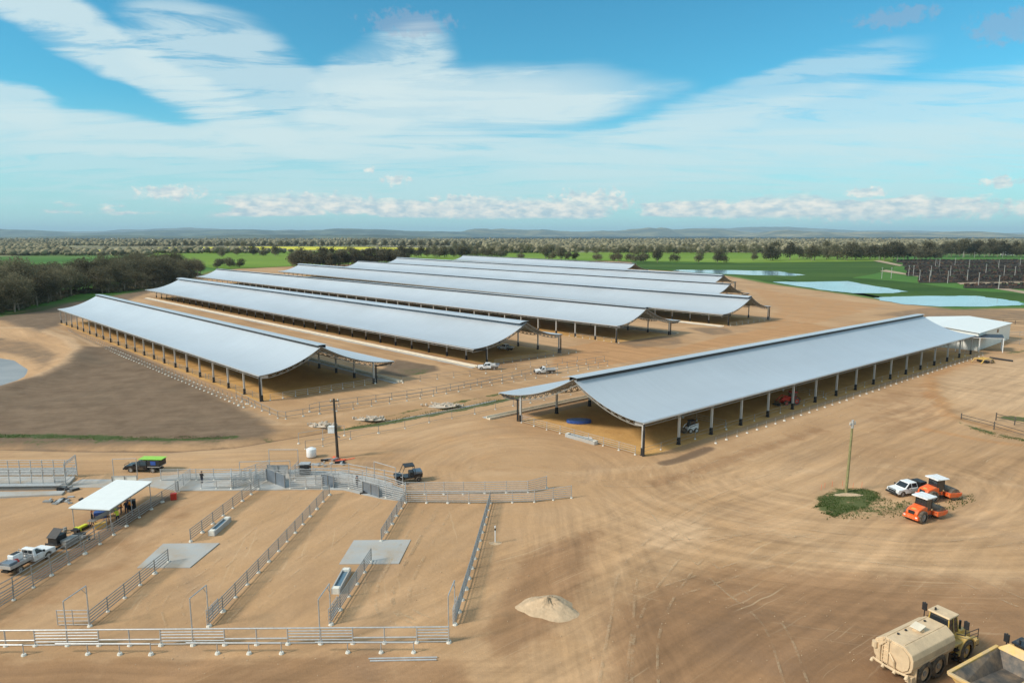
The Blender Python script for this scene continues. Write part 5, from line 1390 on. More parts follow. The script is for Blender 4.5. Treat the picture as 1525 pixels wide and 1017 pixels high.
# people ----------------------------------------------------------------
def person(label, p, rz, shirt, trousers, hat, pose='stand', h=1.76):
    root = thing('person', label, 'person', V2(p), rz, None)
    k = h/1.76
    b = 0.0 if pose != 'bend' else .55
    def up(z, x=0.0):      # torso points lean forward (+x) when bending
        dz = z-.95; return (x+math.sin(b)*dz, 0, .95+math.cos(b)*dz)
    V = {'pel': (0, 0, .95), 'wai': up(1.1), 'che': up(1.35), 'nec': up(1.50), 'hea': up(1.60, .02), 'top': up(1.72, .01)}
    E = [('pel', 'wai'), ('wai', 'che'), ('che', 'nec'), ('nec', 'hea'), ('hea', 'top')]
    rad = {'pel': .15, 'wai': .14, 'che': .165, 'nec': .065, 'hea': .095, 'top': .07}
    for s, n in ((-1, 'r'), (1, 'l')):
        st = .10 if s > 0 else -.12
        V['hip'+n] = (0, s*.10, .88); V['kne'+n] = (st*.6+.03, s*.12, .48); V['ank'+n] = (st, s*.13, .09); V['toe'+n] = (st+.17, s*.14, .04)
        sh = up(1.43); V['sho'+n] = (sh[0], s*.19, sh[2])
        ex = .12 if pose == 'stand' else .25
        V['elb'+n] = (sh[0]+ex*.5, s*.26, sh[2]-.28); V['wri'+n] = (sh[0]+ex+.18, s*.22, sh[2]-.42); V['han'+n] = (sh[0]+ex+.26, s*.20, sh[2]-.44)
        E += [('pel', 'hip'+n), ('hip'+n, 'kne'+n), ('kne'+n, 'ank'+n), ('ank'+n, 'toe'+n), ('che', 'sho'+n), ('sho'+n, 'elb'+n), ('elb'+n, 'wri'+n), ('wri'+n, 'han'+n)]
        rad.update({'hip'+n: .105, 'kne'+n: .065, 'ank'+n: .045, 'toe'+n: .045, 'sho'+n: .065, 'elb'+n: .045, 'wri'+n: .032, 'han'+n: .038})
    names = list(V); me = bpy.data.meshes.new('body'); me.from_pydata([tuple(c*k for c in V[n]) for n in names], [(names.index(a), names.index(c)) for a, c in E], [])
    o = bpy.data.objects.new('body', me); col.objects.link(o)
    sk = o.modifiers.new('skin', 'SKIN'); sb = o.modifiers.new('sub', 'SUBSURF'); sb.levels = 1; sb.render_levels = 1
    for i, n in enumerate(names):
        r_ = rad[n]*k; me.skin_vertices[0].data[i].radius = (r_, r_*(1.25 if n in ('che', 'wai', 'pel') else 1)); me.skin_vertices[0].data[i].use_root = (i == 0)
    dg = bpy.context.evaluated_depsgraph_get(); m2 = bpy.data.meshes.new_from_object(o.evaluated_get(dg)); bpy.data.objects.remove(o)
    for m in (shirt, trousers, 'skin', 'black'): m2.materials.append(M[m])
    hz_ = Vector(V['nec'])*k
    for f in m2.polygons:
        c_ = f.center
        f.material_index = 3 if c_.z < .13*k else 1 if c_.z < .96*k else 2 if (c_-Vector(V['hea'])*k).length < .14*k or (c_-Vector(V['hanr'])*k).length < .09 or (c_-Vector(V['hanl'])*k).length < .09 else 0
        f.use_smooth = True
    bo = bpy.data.objects.new('body', m2); col.objects.link(bo); bo.parent = root
    hp = Vector(V['top'])*k
    MB().tube(hp-Vector((0, 0, .03)), hp+Vector((0, 0, .09)), .135*k, 12, .07*k).box(hp+Vector((.08, 0, -.03)), (.26*k, .25*k, .02)).build('hat', hat, root)
    return root
person('person in orange work shirt under the back of the shade roof, left of two', G(181, 765), 4.0, 'hivis', 'navy', 'white')
person('person in orange work shirt under the back of the shade roof, right of two', G(197, 763), 3.4, 'hivis', 'navy', 'navy', 'bend')
person('person in dark shirt between the two in orange under the shade roof', G(189, 765), 2.2, 'navy', 'navy', 'redhat')
person('person in yellow work shirt bending at the workbench', G(176, 778), 2.5, 'hivisy', 'navy', 'hivisy', 'bend')
person('person in dark clothes and pale red hat at the front of the shade roof', G(138, 782), .6, 'black', 'navy', 'redhat')
person('person in dark clothes standing on the curved yards floor', G(532, 727), 1.0, 'black', 'navy', 'navy')
person('person in dark clothes behind the low yard fence', G(301, 720), 1.5, 'black', 'navy', 'black')

# poles ------------------------------------------------------------------
pl = thing('power_pole', 'green-tinged timber power pole on the grass patch beside the white ute', 'pole', G(1260, 733))
MB().tube((0, 0, 0), (.15, 0, 9.9), .19, 10, .14).build('mast', 'timber', pl)
MB().tube((.15, 0, 8.9), (.152, 0, 9.95), .185, 10, .16).build('cap_sleeve', 'galv', pl)
MB().box((.15, 0, 9.4), (1.1, .12, .12), .4).build('crossarm', 'galv', pl)
for x in (-.45, .45): MB().tube((.15+x*math.cos(.4), x*math.sin(.4), 9.45), (.15+x*math.cos(.4), x*math.sin(.4), 9.75), .06, 8).build('insulator', 'footing', pl)
for k, (x, y) in enumerate(((-3.0, .8), (-2.2, 1.5), (1.6, 1.4), (-.9, 2.1), (3.0, 1.8), (.6, 2.3))):
    st = MB().tube((0, 0, 0), (.02, 0, .8), .02, 6).build('survey_stake', 'debris'); st.location = G(1260, 733)+Vector((x, y, 0))
    tag(st, ['thin stake farthest left behind the timber power pole', 'thin stake just left behind the timber power pole', 'thin stake right of the timber power pole', 'thin stake close behind the timber power pole', 'thin stake farthest right of the timber power pole', 'thin stake farthest back behind the timber power pole'][k], 'stake')
md = thing('dirt_mound', 'low pale dirt mound round the foot of the timber power pole', 'mound', G(1262, 737))
def mound(name, root, rx, ry, h, m, seed, n=40, wob=.2, rings=10):
    r = random.Random(seed); vs = [(0, 0, h)]; fs = []
    ph = [r.uniform(0, 6) for _ in range(6)]
    for j in range(1, rings+1):
        t = j/rings
        for i in range(n):
            a = 2*math.pi*i/n; w_ = 1+wob*(math.sin(2*a+ph[0])*.4+math.sin(3*a+ph[1])*.3+math.sin(7*a+ph[2])*.15)
            z = h*(1-t**1.3)*(1+.25*math.sin(5*t+2*a+ph[3])*(1-t))+r.uniform(-.10, .10)*h*(1-t*.8)-.04
            vs.append((math.cos(a)*rx*t*w_, math.sin(a)*ry*t*w_, z))
    fs += [(0, 1+i, 1+(i+1) % n) for i in range(n)]
    for j in range(rings-1):
        for i in range(n):
            a = 1+j*n+i; b = 1+j*n+(i+1) % n; fs.append((a, a+n, b+n, b))
    return MB().add(vs, fs).build(name, m, root, smooth=True)
M['palesoil'] = mat('pale_heaped_soil', (.50, .36, .23), .9, 0, .25, 1.4, bump=1.0, bscale=4)
mound('soil', md, 2.4, .9, .25, 'palesoil', 3)
hp_ = thing('soil_heap', 'pale soil heap on the open dirt right of the pens', 'heap', G(817, 909)+Vector((0, .5, 0)))
mound('soil', hp_, 2.9, 2.1, 1.0, 'palesoil', 5, 72, .3, 18)

pd = thing('power_pole', 'dark tapered power pole with white transformer box, behind the yards', 'pole', G(503, 682))
MB().tube((0, 0, 0), (-.25, 0, 9.4), .24, 10, .16).build('mast', 'darktimber', pd)
MB().box((-.75, -.1, 4.6), (1.0, .7, 1.1)).build('transformer', 'white', pd, bevel=.06)
MB().box((-.2, .0, 9.0), (1.3, .12, .12), .3).build('crossarm', 'darktimber', pd)
for x in (-.5, .5): MB().tube((-.2+x, x*.3, 9.05), (-.2+x, x*.3, 9.35), .06, 8).build('insulator', 'footing', pd)
MB().tube((-.4, .2, 7.6), (-.7, .3, 7.6), .05).tube((-.1, 0, 3.6), (.5, 0, 3.3), .10).build('bracket', 'galv_dull', pd)
tk = thing('tank', 'white upright rounded tank standing on the dirt left of the dark pole', 'tank', G(464, 681))
MB().tube((0, 0, .1), (0, 0, 1.45), .75, 20).build('body', 'white', tk, bevel=.15, smooth=True); MB().tube((0, 0, 1.4), (0, 0, 1.62), .75, 20, .25).build('top', 'white', tk)
MB().tube((.5, -.3, 0), (.5, -.3, .3), .05).tube((-.5, -.3, 0), (-.5, -.3, .3), .05).build('leg', 'galv_dull', tk)
mp = thing('marker_post', 'white marker post on the dirt right of the rightmost pen fence', 'post', G(737.5, 808))
MB().tube((0, 0, 0), (0, 0, 1.5), .06, 8).build('lower_pipe', 'white', mp); MB().tube((0, 0, 1.5), (0, 0, 1.75), .09, 8).build('band', 'black', mp); MB().tube((0, 0, 1.75), (0, 0, 2.0), .08, 8).build('cap', 'white', mp)
mound('soil', mp, .7, .5, .12, 'palesoil', 8, 16, .2, 3)
for k, (y, lab) in enumerate(((981.5, 'long steel pipe lying on the dirt below the feeding fence, the farther of two'), (985, 'long steel pipe lying on the dirt below the feeding fence, the nearer of two'))):
    a, b = G(549+k*2, y), G(651-k*1, y-2); o = MB().tube(Vector((0, 0, .08)), (b-a)+Vector((0, 0, .08)), .07, 10).build('steel_pipe', 'galv'); o.location = a; tag(o, lab, 'pipe', 'pipes lying on the dirt')
for k, (px, lab) in enumerate((((866, 645), 'bundle of white tubes lying just outside the gable fence of the right-hand shed'),)):
    a, b = G(845, 648), G(882, 655); root = thing('tube_bundle', lab, 'tubes', a)
    for j in range(3): MB().tube(Vector((0, j*.3, .12)), (b-a)+Vector((0, j*.3, .12)), .12, 8).build('tube', 'white', root)
bt = MB(); n = 16
pts = [(math.cos(2*math.pi*i/n)*2.3, math.sin(2*math.pi*i/n)*1.3) for i in range(n)]
bt.prism(pts, 0, .55, 'z'); o = bt.build('paddling_tank', 'blue', bevel=.08); o.location = G(862, 629); tag(o, 'flat oval blue tub lying under the gable truss of the right-hand shed', 'tub'); o.name = 'tub'

# rubble slabs at the drain crossings
for k, (x, y, rx, ry, lab) in enumerate(((481, 633, 2.6, 1.3, 'pale rubble heap at the left end of the drain, beside the dark pole'), (553, 624, 2.6, 1.2, 'pale rubble heap on the green drain, middle'), (662, 604, 3.6, 1.5, 'long pale rubble heap on the green drain, right'))):
    rt = thing('rubble_heap', lab, 'rubble', G(x, y)); mound('spoil', rt, rx, ry, .45, 'rubble', 20+k, 28, .35, 6)
    r = random.Random(k)
    mb = MB()
    for j in range(50): mb.box((r.gauss(0, rx*.45), r.gauss(0, ry*.45), .25), (r.uniform(.15, .5), r.uniform(.15, .4), r.uniform(.2, .45)), r.uniform(0, 3))
    mb.build('stones', 'rubble', rt)['kind'] = 'stuff'

# white building with dark awning on the right ---------------------------
wbx = thing('white_building', 'large white metal-clad building at the far end of the right-hand shed', 'building', G(1500, 531))
# corners measured from the photograph
Z1 = 4.6
c1 = V2(G(1497, 528)); c1 = V2(G(1495, 521)); 
dirA = A_['a']; dirC = A_['c']
Pn = V2(G(1497, 512)) + Vector((0, 0, 0))
O = wbx.location.copy(); base = V2(G(1494, 516))
# rectangle: along dirC (left-back) 20 m, along -? it continues the shed line
q0 = Vector((138.5, 200.5, 0)); q3 = Vector((164.5, 223.5, 0)); q1 = q0+dirC*24; q2 = q3+dirC*24; dirA = (q3-q0).normalized()
wbx.location = q0
rel = lambda p, z=0: Vector((p.x-q0.x, p.y-q0.y, z))
zr = 6.6; ze = 5.3
m0, m1 = (q0+q1)/2, (q3+q2)/2
th = .15
for a, b, nm in ((q0, q3, 'side_wall'), (q1, q2, 'side_wall')):
    mb = MB(); mb.hexa([rel(a), rel(b), rel(b)+dirC*th, rel(a)+dirC*th], [rel(a, ze), rel(b, ze), rel(b, ze)+dirC*th, rel(a, ze)+dirC*th]); mb.build(nm, 'creamwall', wbx)
for a, b, m_ in ((q0, q1, m0), (q3, q2, m1)):
    mb = MB(); F5 = [rel(a), rel(b), rel(b, ze), rel(m_, zr-.02), rel(a, ze)]; F6 = [p+dirA*th for p in F5]
    mb.add(F5+F6, [(0, 1, 2, 3, 4), (9, 8, 7, 6, 5)]+[(i, i+5, (i+1) % 5+5, (i+1) % 5) for i in range(5)]); mb.build('gable_wall', 'creamwall', wbx)
for a, b in ((q0, q3), (q1, q2)):
    sgn = -1 if a is q0 else 1; e_ = dirC*sgn*.4
    mb = MB(); F = [rel(a, ze+.02)+e_-dirA*.5, rel(b, ze+.02)+e_+dirA*.5, rel(m1, zr)+dirA*.5, rel(m0, zr)-dirA*.5]; up = Vector((0, 0, .12)); mb.hexa(F, [p+up for p in F]); mb.build('roof_slope', 'whiteroof', wbx)
for k in (.38,):
    pc = q0.lerp(q3, k); mb = MB(); s_ = -dirC*.03
    mb.hexa([rel(pc)+s_, rel(pc)+dirA*3.2+s_, rel(pc)+dirA*3.2, rel(pc)], [rel(pc, 3.2)+s_, rel(pc, 3.2)+dirA*3.2+s_, rel(pc, 3.2)+dirA*3.2, rel(pc, 3.2)]); mb.build('door', 'creamwall', wbx)
    mb = MB(); z0_, z1_ = 3.6, 4.7; mb.hexa([rel(pc, z0_)+s_+dirA*6, rel(pc, z0_)+dirA*8+s_, rel(pc, z0_)+dirA*8, rel(pc, z0_)+dirA*6], [rel(pc, z1_)+s_+dirA*6, rel(pc, z1_)+dirA*8+s_, rel(pc, z1_)+dirA*8, rel(pc, z1_)+dirA*6]); mb.build('window', 'glass', wbx)
aw = thing('shade_shelter', 'dark flat awning on white posts beside the white building', 'shelter', sl(A_, A_['L']+2.5, 4.5))
aO = aw.location.copy()
cs = [sl(A_, A_['L']+2.5, 4.6), sl(A_, A_['L']+10, -5.0), sl(A_, A_['L']+18, -2.5), sl(A_, A_['L']+12, 5.6)]
F = [Vector((p.x-aO.x, p.y-aO.y, 4.3)) for p in cs]
MB().hexa(F, [p+Vector((0, 0, .12)) for p in F]).build('roof', 'shadecloth', aw)
for i in range(4):
    a, b = F[i], F[(i+1) % 4]; MB().tube(a-Vector((0, 0, .08)), b-Vector((0, 0, .08)), .10, 4).build('edge_beam', 'white', aw)
    for k in (0, .5): p = a.lerp(b, k); MB().tube((p.x, p.y, 0), (p.x, p.y, 4.3), .11, 8).build('post', 'white', aw)
# yellow implement on the dirt
im = thing('grader_implement', 'yellow framed earth scraper implement on the dirt before the awning', 'implement', G(1464, 540), R(20))
fr = MB()
for s in (-1.3, 1.3): fr.path([(-2.6, s, .1), (-1.5, s, 1.1), (1.6, s, 1.1), (2.6, s, .1)], .14)
for x in (-1.5, 0, 1.6): fr.tube((x, -1.3, 1.1), (x, 1.3, 1.1), .13)
fr.build('frame', 'yellow', im); MB().box((0, 0, .45), (.9, 3.0, .5)).build('blade', 'black', im)
for s in (-1, 1): wheel(im, 1.0, s*1.7, .5, .35, 'yellow')
dp_ = MB().tube((0, 0, .25), (G(1508, 539)-G(1474, 534))+Vector((0, 0, .25)), .28, 8).build('black_pipe', 'black'); dp_.location = G(1474, 534); tag(dp_, 'thick black pipe lying on the dirt right of the yellow implement', 'pipe')
fb = fence([G(1372, 479), G(1440, 481), G(1530, 484), G(1640, 488)], 'long dark feeder fence behind the white building', h=1.8, rails=(.5, 1.0, 1.7), spacing=4.0, rr=.09, pr=.08, m='black', foot=0, kinds='feeder_fence')
fence([G(1498, 500), G(1560, 503), G(1640, 506)], 'grey yard fence right of the white building', h=1.8, rails=(.5, 1.0, 1.5), spacing=3.5, rr=.06, m='galv_dull', foot=0, kinds='yard_fence')
fence([G(1498, 512), G(1560, 516), G(1640, 520)], 'nearer grey yard fence right of the white building', h=1.8, rails=(.5, 1.0, 1.5), spacing=3.5, rr=.06, m='galv_dull', foot=0, kinds='yard_fence')
ft = dict(h=1.5, rails=(.7, 1.25), spacing=4.2, rr=.06, pr=.10, m='fencetimber', foot=0, kinds='timber_fence', group='timber fences at the right edge')
fence([G(1431, 627), G(1480, 640), G(1530, 655), G(1640, 690)], 'dark timber fence at the right edge, the nearer one, starting with a stout post', **ft)
fence([G(1483, 626), G(1540, 640), G(1640, 668)], 'dark timber fence at the right edge, the farther one', **ft)
fence([G(1200, 425), G(1310, 432), G(1340, 439)], 'white pipe rail on the bank between the two blue ponds', h=1.2, rails=(1.1,), spacing=9, rr=.05, m='white', foot=0) if False else None

# stray footings, clods and pebbles on the yard ---------------------------
r = random.Random(12); mb = MB()
for k in range(1500):
    x = r.uniform(-40, 70); y = r.uniform(46, 130); s_ = r.uniform(.03, .09)*(1 if r.random() < .97 else 1.8)
    mb.box((x, y, s_*.2), (s_, s_*r.uniform(.6, 1), s_*.6), r.uniform(0, 3))
o = mb.build('clods', 'palesoil'); o['kind'] = 'stuff'; o['label'] = 'small clods and pebbles scattered over the dirt'
mt_tr = bpy.data.materials.new('pressed_tyre_track'); mt_tr.use_nodes = True
w = NT(mt_tr.node_tree); bs = w.n['Principled BSDF']; P_ = w.new('ShaderNodeNewGeometry').outputs['Position']
bs.inputs['Base Color'].default_value = (.56, .42, .27, 1); bs.inputs['Roughness'].default_value = .95; bs.inputs['Specular IOR Level'].default_value = .1
w.put(bs.inputs['Alpha'], w.m('MULTIPLY', w.mr(w.noise(P_, .5, 5, .6), .42, .62, 0, 1, True), w.mr(w.noise(P_, 5, 3), .3, .6, .05, .42)))
def track(pts, wd=.32, gap=1.6, n=40):
    P = [V2(G(*p)) for p in pts]
    # Catmull-Rom
    out = []
    Q = [P[0]*2-P[1]]+P+[P[-1]*2-P[-2]]
    for i in range(1, len(Q)-2):
        for k in range(12):
            t = k/12; a, b, c_, d = Q[i-1], Q[i], Q[i+1], Q[i+2]
            out.append(.5*((2*b)+(-a+c_)*t+(2*a-5*b+4*c_-d)*t*t+(-a+3*b-3*c_+d)*t**3))
    out.append(P[-1])
    for s in (-1, 1):
        vs = []; fs = []
        for i, p in enumerate(out):
            d = (out[min(i+1, len(out)-1)]-out[max(i-1, 0)]).normalized(); nrm = Vector((-d.y, d.x, 0))
            for e in (-wd/2, wd/2): q = p+nrm*(s*gap/2+e); vs.append((q.x, q.y, .085))
        for i in range(len(out)-1): fs.append((2*i, 2*i+1, 2*i+3, 2*i+2))
        o = MB().add(vs, fs).build('tyre_track', mt_tr, fix=False); struct(o)
        if o.data.polygons[0].normal.z < 0: o.data.flip_normals()
track([(662, 762), (625, 822), (600, 870), (597, 900), (612, 918), (650, 932)])
track([(640, 760), (585, 850), (572, 890), (580, 915), (610, 930)])
track([(262, 928), (256, 905), (272, 880), (330, 840), (440, 740)], .18)
track([(215, 925), (212, 900), (228, 885)], .2, .8)
track([(560, 745), (505, 795), (420, 860), (350, 928)], .18)
track([(910, 1030), (925, 930), (940, 850), (1000, 790), (1080, 740), (1180, 700)], .25, 2.0)
track([(960, 1030), (965, 940), (1000, 870), (1060, 815), (1200, 790)], .25, 2.0)
track([(1525, 900), (1400, 850), (1280, 830), (1150, 835), (1000, 880)], .25, 2.1)
track([(1190, 1030), (1150, 930), (1080, 870), (1010, 800), (960, 740)], .22, 1.8)
track([(1525, 800), (1380, 815), (1250, 800), (1130, 790), (980, 800)], .25, 2.1)
track([(640, 720), (760, 690), (900, 720), (1020, 710), (1140, 660), (1290, 600)], .25, 2.0)
# ------------------------------------------------------------------ open feedlot pens, far right
def lerp_px(a, b, t): return (a[0]+(b[0]-a[0])*t, a[1]+(b[1]-a[1])*t)
rows_px = [((1335, 387.5), (1800, 385.5), 391.2, 390.2), ((1345, 391.6), (1800, 390.6), 396.6, 396.0), ((1348, 397.2), (1800, 396.6), 402.6, 402.2),
           ((1350, 403.2), (1800, 402.8), 411.2, 411.4), ((1368, 412.0), (1800, 412.2), 421.6, 420.4), ((1436, 423.6), (1800, 421.4), 429.5, 434)]
r = random.Random(31)
cow = []
def add_cow(mb, x, y, rz, c):
    mt_ = Matrix.Translation((x, y, 0)) @ Matrix.Rotation(rz, 4, 'Z')
    def bx(cx, cz, dx, dy, dz, yy=0):
        vs = [mt_ @ Vector((cx+a*dx/2, yy+b*dy/2, cz+e*dz/2)) for a in (-1, 1) for b in (-1, 1) for e in (-1, 1)]
        mb.add(vs, [(0, 1, 3, 2), (4, 6, 7, 5), (0, 4, 5, 1), (2, 3, 7, 6), (0, 2, 6, 4), (1, 5, 7, 3)])
    bx(0, 1.0, 1.7, .6, .75); bx(1.1, 1.25, .55, .3, .4)
    for sx in (-.7, .7): bx(sx, .35, .18, .5, .7)
herd = MB(); herd_b = MB()
for k, (a, b, y2a, y2b) in enumerate(rows_px):
    struct(sheet('pen_ground', gp([a, b, (b[0], y2b), (a[0], y2a)]), .16+.004*k, M['manure'], .6, 6, 40+k))
    n = (520, 560, 640, 620, 380, 160)[k]
    for i in range(n):
        t = r.random()*.6; s_ = r.random()*.9+.05
        if k >= 4 and r.random() < .5: t = r.random()*.35
        p = lerp_px(lerp_px(a, b, t), lerp_px((a[0], y2a), (b[0], y2b), t), s_); g_ = G(*p)
        add_cow(herd if r.random() < .8 else herd_b, g_.x, g_.y, r.uniform(0, 6.28), 0)
M['cow'] = mat('dark_cattle_coat', (.018, .014, .012), .8, 0, .3, 1); M['cowb'] = mat('brown_cattle_coat', (.10, .05, .028), .8, 0, .3, 1)
for mb, m, lab in ((herd, 'cow', 'dark cattle crowding the far feedlot pens'), (herd_b, 'cowb', 'brown cattle among the herd in the far feedlot pens')):
    o = mb.build('cattle_herd', m, fix=False); o['kind'] = 'stuff'; o['label'] = lab
kf = dict(h=1.7, rails=(.6, 1.1, 1.6), spacing=14, rr=.09, pr=.10, m='fencetimber', foot=0, kinds='pen_fence', group='rail fences of the far feedlot')
for k, (a, b, y2a, y2b) in enumerate(rows_px):
    nm = ['farthest', 'second farthest', 'third farthest', 'fourth farthest', 'second nearest', 'nearest'][k]
    fence([G(a[0], y2a), G(b[0], y2b)], 'front rail fence of the %s row of feedlot pens' % nm, **kf)
for k in range(7):
    x = 1365+k*30
    if k != 3: fence([G(x, 389), G(x+6, 411)], 'cross fence through the far feedlot rows, number from the left: %s' % ['first', 'second', 'third', '', 'fourth', 'fifth', 'sixth'][k], **{**kf, 'spacing': 30, 'rr': .07})
struct(sheet('track', gp([(1425, 421.5), (1800, 413), (1800, 416), (1430, 424)]), .19, M['gravel'], .2, 4, 50))
lp0 = None
poles_px = [(1313, 415, 9), (1327, 415, 9), (1369, 420, 9), (1384, 421, 9), (1411, 422, 9), (1440, 420, 9), (1457, 425, 8), (1487, 431, 9), (1353, 411, 8), (1360, 411, 8), (1386, 412, 8), (1415, 412, 8), (1495, 411, 9), (1511, 413, 8),
            (1443, 400, 9), (1468, 408, 10), (1399, 398, 8), (1393, 398, 8), (1422, 396, 7), (1487, 400, 8), (1519, 396, 8), (1434, 384, 9), (1451, 384, 8), (1493, 384, 9), (1309, 388, 8), (1331, 386, 8)]
for k, (x, y, h) in enumerate(poles_px):
    g_ = G(x, y)
    if lp0 is None:
        lp0 = thing('light_pole', '', 'pole', g_, 0, 'pale poles standing in the far feedlot')
        MB().tube((0, 0, 0), (0, 0, 8.5), .22, 6, .16).build('mast', 'concrete', lp0); MB().box((0, 0, 8.6), (.9, .5, .3)).build('lamp_head', 'galv', lp0); o = lp0
    else: o = copy_tree(lp0)
    o.location = g_; o['label'] = 'pale pole among the dark pens of the far feedlot'
# trench lines and small white shed far away
for (x, y, w_, lab) in ((1500, 380, 16, 'small pale shed before the tree line at the far right'), (1250, 412, 0, ''), ):
    if w_:
        g_ = G(x, y); s_ = thing('farm_shed', lab, 'shed', g_)
        MB().box((0, 0, 2.2), (w_, 9, 4.4)).build('wall', 'creamwall', s_); MB().prism([(-w_/2-.5, 4.42), (w_/2+.5, 4.42), (0, 6.2)], -5, 5).build('roof', 'whiteroof', s_)

# ------------------------------------------------------------------ trees
def leaf_mat(name, a, b):
    mt = bpy.data.materials.new(name); mt.use_nodes = True
    w = NT(mt.node_tree); bs = w.n['Principled BSDF']
    P = w.new('ShaderNodeNewGeometry').outputs['Position']; oi = w.new('ShaderNodeObjectInfo').outputs['Random']
    n = w.mr(w.noise(P, .35, 4, .6), .3, .7, 0, 1)
    c = w.mix(n, (*a, 1), (*b, 1)); f = w.mr(oi, 0, 1, .6, 1.5)
    c = w.vm('MULTIPLY', c, w.comb(f, f, w.m('MULTIPLY', f, .95)))
    w.put(bs.inputs['Base Color'], c); bs.inputs['Roughness'].default_value = .8; bs.inputs['Specular IOR Level'].default_value = .15
    tl = w.new('ShaderNodeBsdfTranslucent'); w.put(tl.inputs[0], c); mx = w.new('ShaderNodeMixShader'); mx.inputs[0].default_value = .5
    w.l.new(bs.outputs[0], mx.inputs[1]); w.l.new(tl.outputs[0], mx.inputs[2]); w.l.new(mx.outputs[0], w.n['Material Output'].inputs[0])
    return mt
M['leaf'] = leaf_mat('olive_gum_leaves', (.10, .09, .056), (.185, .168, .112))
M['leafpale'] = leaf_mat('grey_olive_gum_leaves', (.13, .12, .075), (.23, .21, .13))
M['bark'] = mat('pale_gum_bark', (.27, .23, .18), .85, 0, .3, .5)
def make_tree(seed, h, n_leaf, leaf, lod=False, spread=.42, bare=.35):
    K = 1.55 if lod else 1.15; r = random.Random(seed); tk = MB(); lean = Vector((r.uniform(-.08, .08), r.uniform(-.08, .08), 1))
    top = lean*h*.62; th = h*.022
    mid = lean*h*.3+Vector((r.uniform(-.3, .3), r.uniform(-.3, .3), 0))
    tk.tube((0, 0, -.3), mid, th, 7, th*.8); tk.tube(mid, top, th*.8, 6, th*.4)
    cl = []
    nb = 6 if lod else 11
    for k in range(nb):
        a = 2*math.pi*k/nb+r.uniform(-.4, .4); z0 = r.uniform(.12, .45) if lod else r.uniform(.16, .56); s = lean*h*z0
        ln = h*spread*r.uniform(.55, 1.0); e = s+Vector((math.cos(a)*ln*.8, math.sin(a)*ln*.8, h*r.uniform(.08, .30)))
        m_ = s.lerp(e, .5)+Vector((0, 0, -h*.02)); tk.tube(s, m_, th*.42, 5, th*.3); tk.tube(m_, e, th*.3, 5, th*.12)
        cl.append((e, h*r.uniform(.13, .20)))
        if not lod:
            e2 = m_+Vector((math.cos(a+.8)*ln*.35, math.sin(a+.8)*ln*.35, h*.12)); tk.tube(m_, e2, th*.2, 4, th*.08); cl.append((e2, h*r.uniform(.07, .12)))
    for k in range(3 if lod else 6): cl.append((top+Vector((r.gauss(0, h*.10), r.gauss(0, h*.10), h*r.uniform(.03, .26))), h*r.uniform(.10, .16)))
    R_ = np.random.default_rng(seed); vs = []; fs = []
    wts = np.array([c[1]**2 for c in cl]); wts /= wts.sum()
    idx = R_.choice(len(cl), n_leaf, p=wts)
    d = R_.normal(size=(n_leaf, 3)); d /= np.linalg.norm(d, axis=1)[:, None]
    rad = R_.random(n_leaf)**.45
    for i in range(n_leaf):
        c, rr = cl[idx[i]]; p = np.array(c)+d[i]*rr*K*rad[i]*np.array([1.1, 1.1, .85 if K < 1.3 else .95])
        u = R_.normal(size=3); u /= np.linalg.norm(u); v = np.cross(u, R_.normal(size=3)); v /= np.linalg.norm(v)+1e-9
        s = leaf*R_.uniform(.6, 1.4); o = len(vs)
        vs += [tuple(p-u*s), tuple(p+v*s*.45), tuple(p+u*s), tuple(p-v*s*.45)]; fs.append((o, o+1, o+2, o+3))
    a = tk.build('trunk', 'bark', fix=False); b = MB().add(vs, fs).build('crown', 'leaf', fix=False)
    ta, tb = a.data, b.data; bpy.data.objects.remove(a); bpy.data.objects.remove(b); return ta, tb
near_v = [make_tree(100+k, 20, 3600, .42, False, r_, 0) for k, r_ in enumerate((.40, .46, .36, .50, .42))]
far_v = [make_tree(200+k, 14, 1300, .62, True, .28+.03*k) for k in range(5)]
far_p = []
for ta, tb in far_v:
    m2 = tb.copy(); m2.materials.clear(); m2.materials.append(M['leafpale']); far_p.append((ta, m2))
def tree(p, h, variants, hv, r, lab, grp, nm='gum_tree'):
    ta, tb = r.choice(variants); root = thing(nm, lab, 'tree', V2(p), r.uniform(0, 6.28), grp)
    s = h/hv; root.scale = (s*r.uniform(.9, 1.15), s*r.uniform(.9, 1.15), s*r.uniform(.92, 1.08))
    linked('trunk', ta, root); linked('crown', tb, root)
r = random.Random(77)
# forest on the left: front edge follows the shed road
edge_px = [(-70, 474), (0, 466), (60, 452), (110, 438), (170, 436), (220, 430), (262, 421), (292, 409)]
E_ = [G(*p) for p in edge_px]
count = 0
for i in range(len(E_)-1):
    a, b = E_[i], E_[i+1]; L = (b-a).length; n = max(3, int(L/8.5))
    for k in range(n):
        p = a.lerp(b, (k+r.random()*.8)/n); out = Vector((-1, .35, 0)).normalized()
        for depth in range(5):
            q = p+out*(depth*14+r.uniform(-4, 4))+Vector((r.uniform(-4, 4), r.uniform(-4, 4), 0))
            if depth and r.random() < .15: continue
            hh_ = r.uniform(13, 22) if depth else r.uniform(9, 19)
            tree(q, hh_, near_v, 20, r, 'olive gum tree in the dense wood on the left', 'trees of the wood on the left'); count += 1
print('wood', count)
# shrubs along its front
# a big forked gum at the left edge
tree(G(28, 452), 26, near_v[3:4], 20, r, 'largest forked pale-limbed gum at the front left of the wood', None)
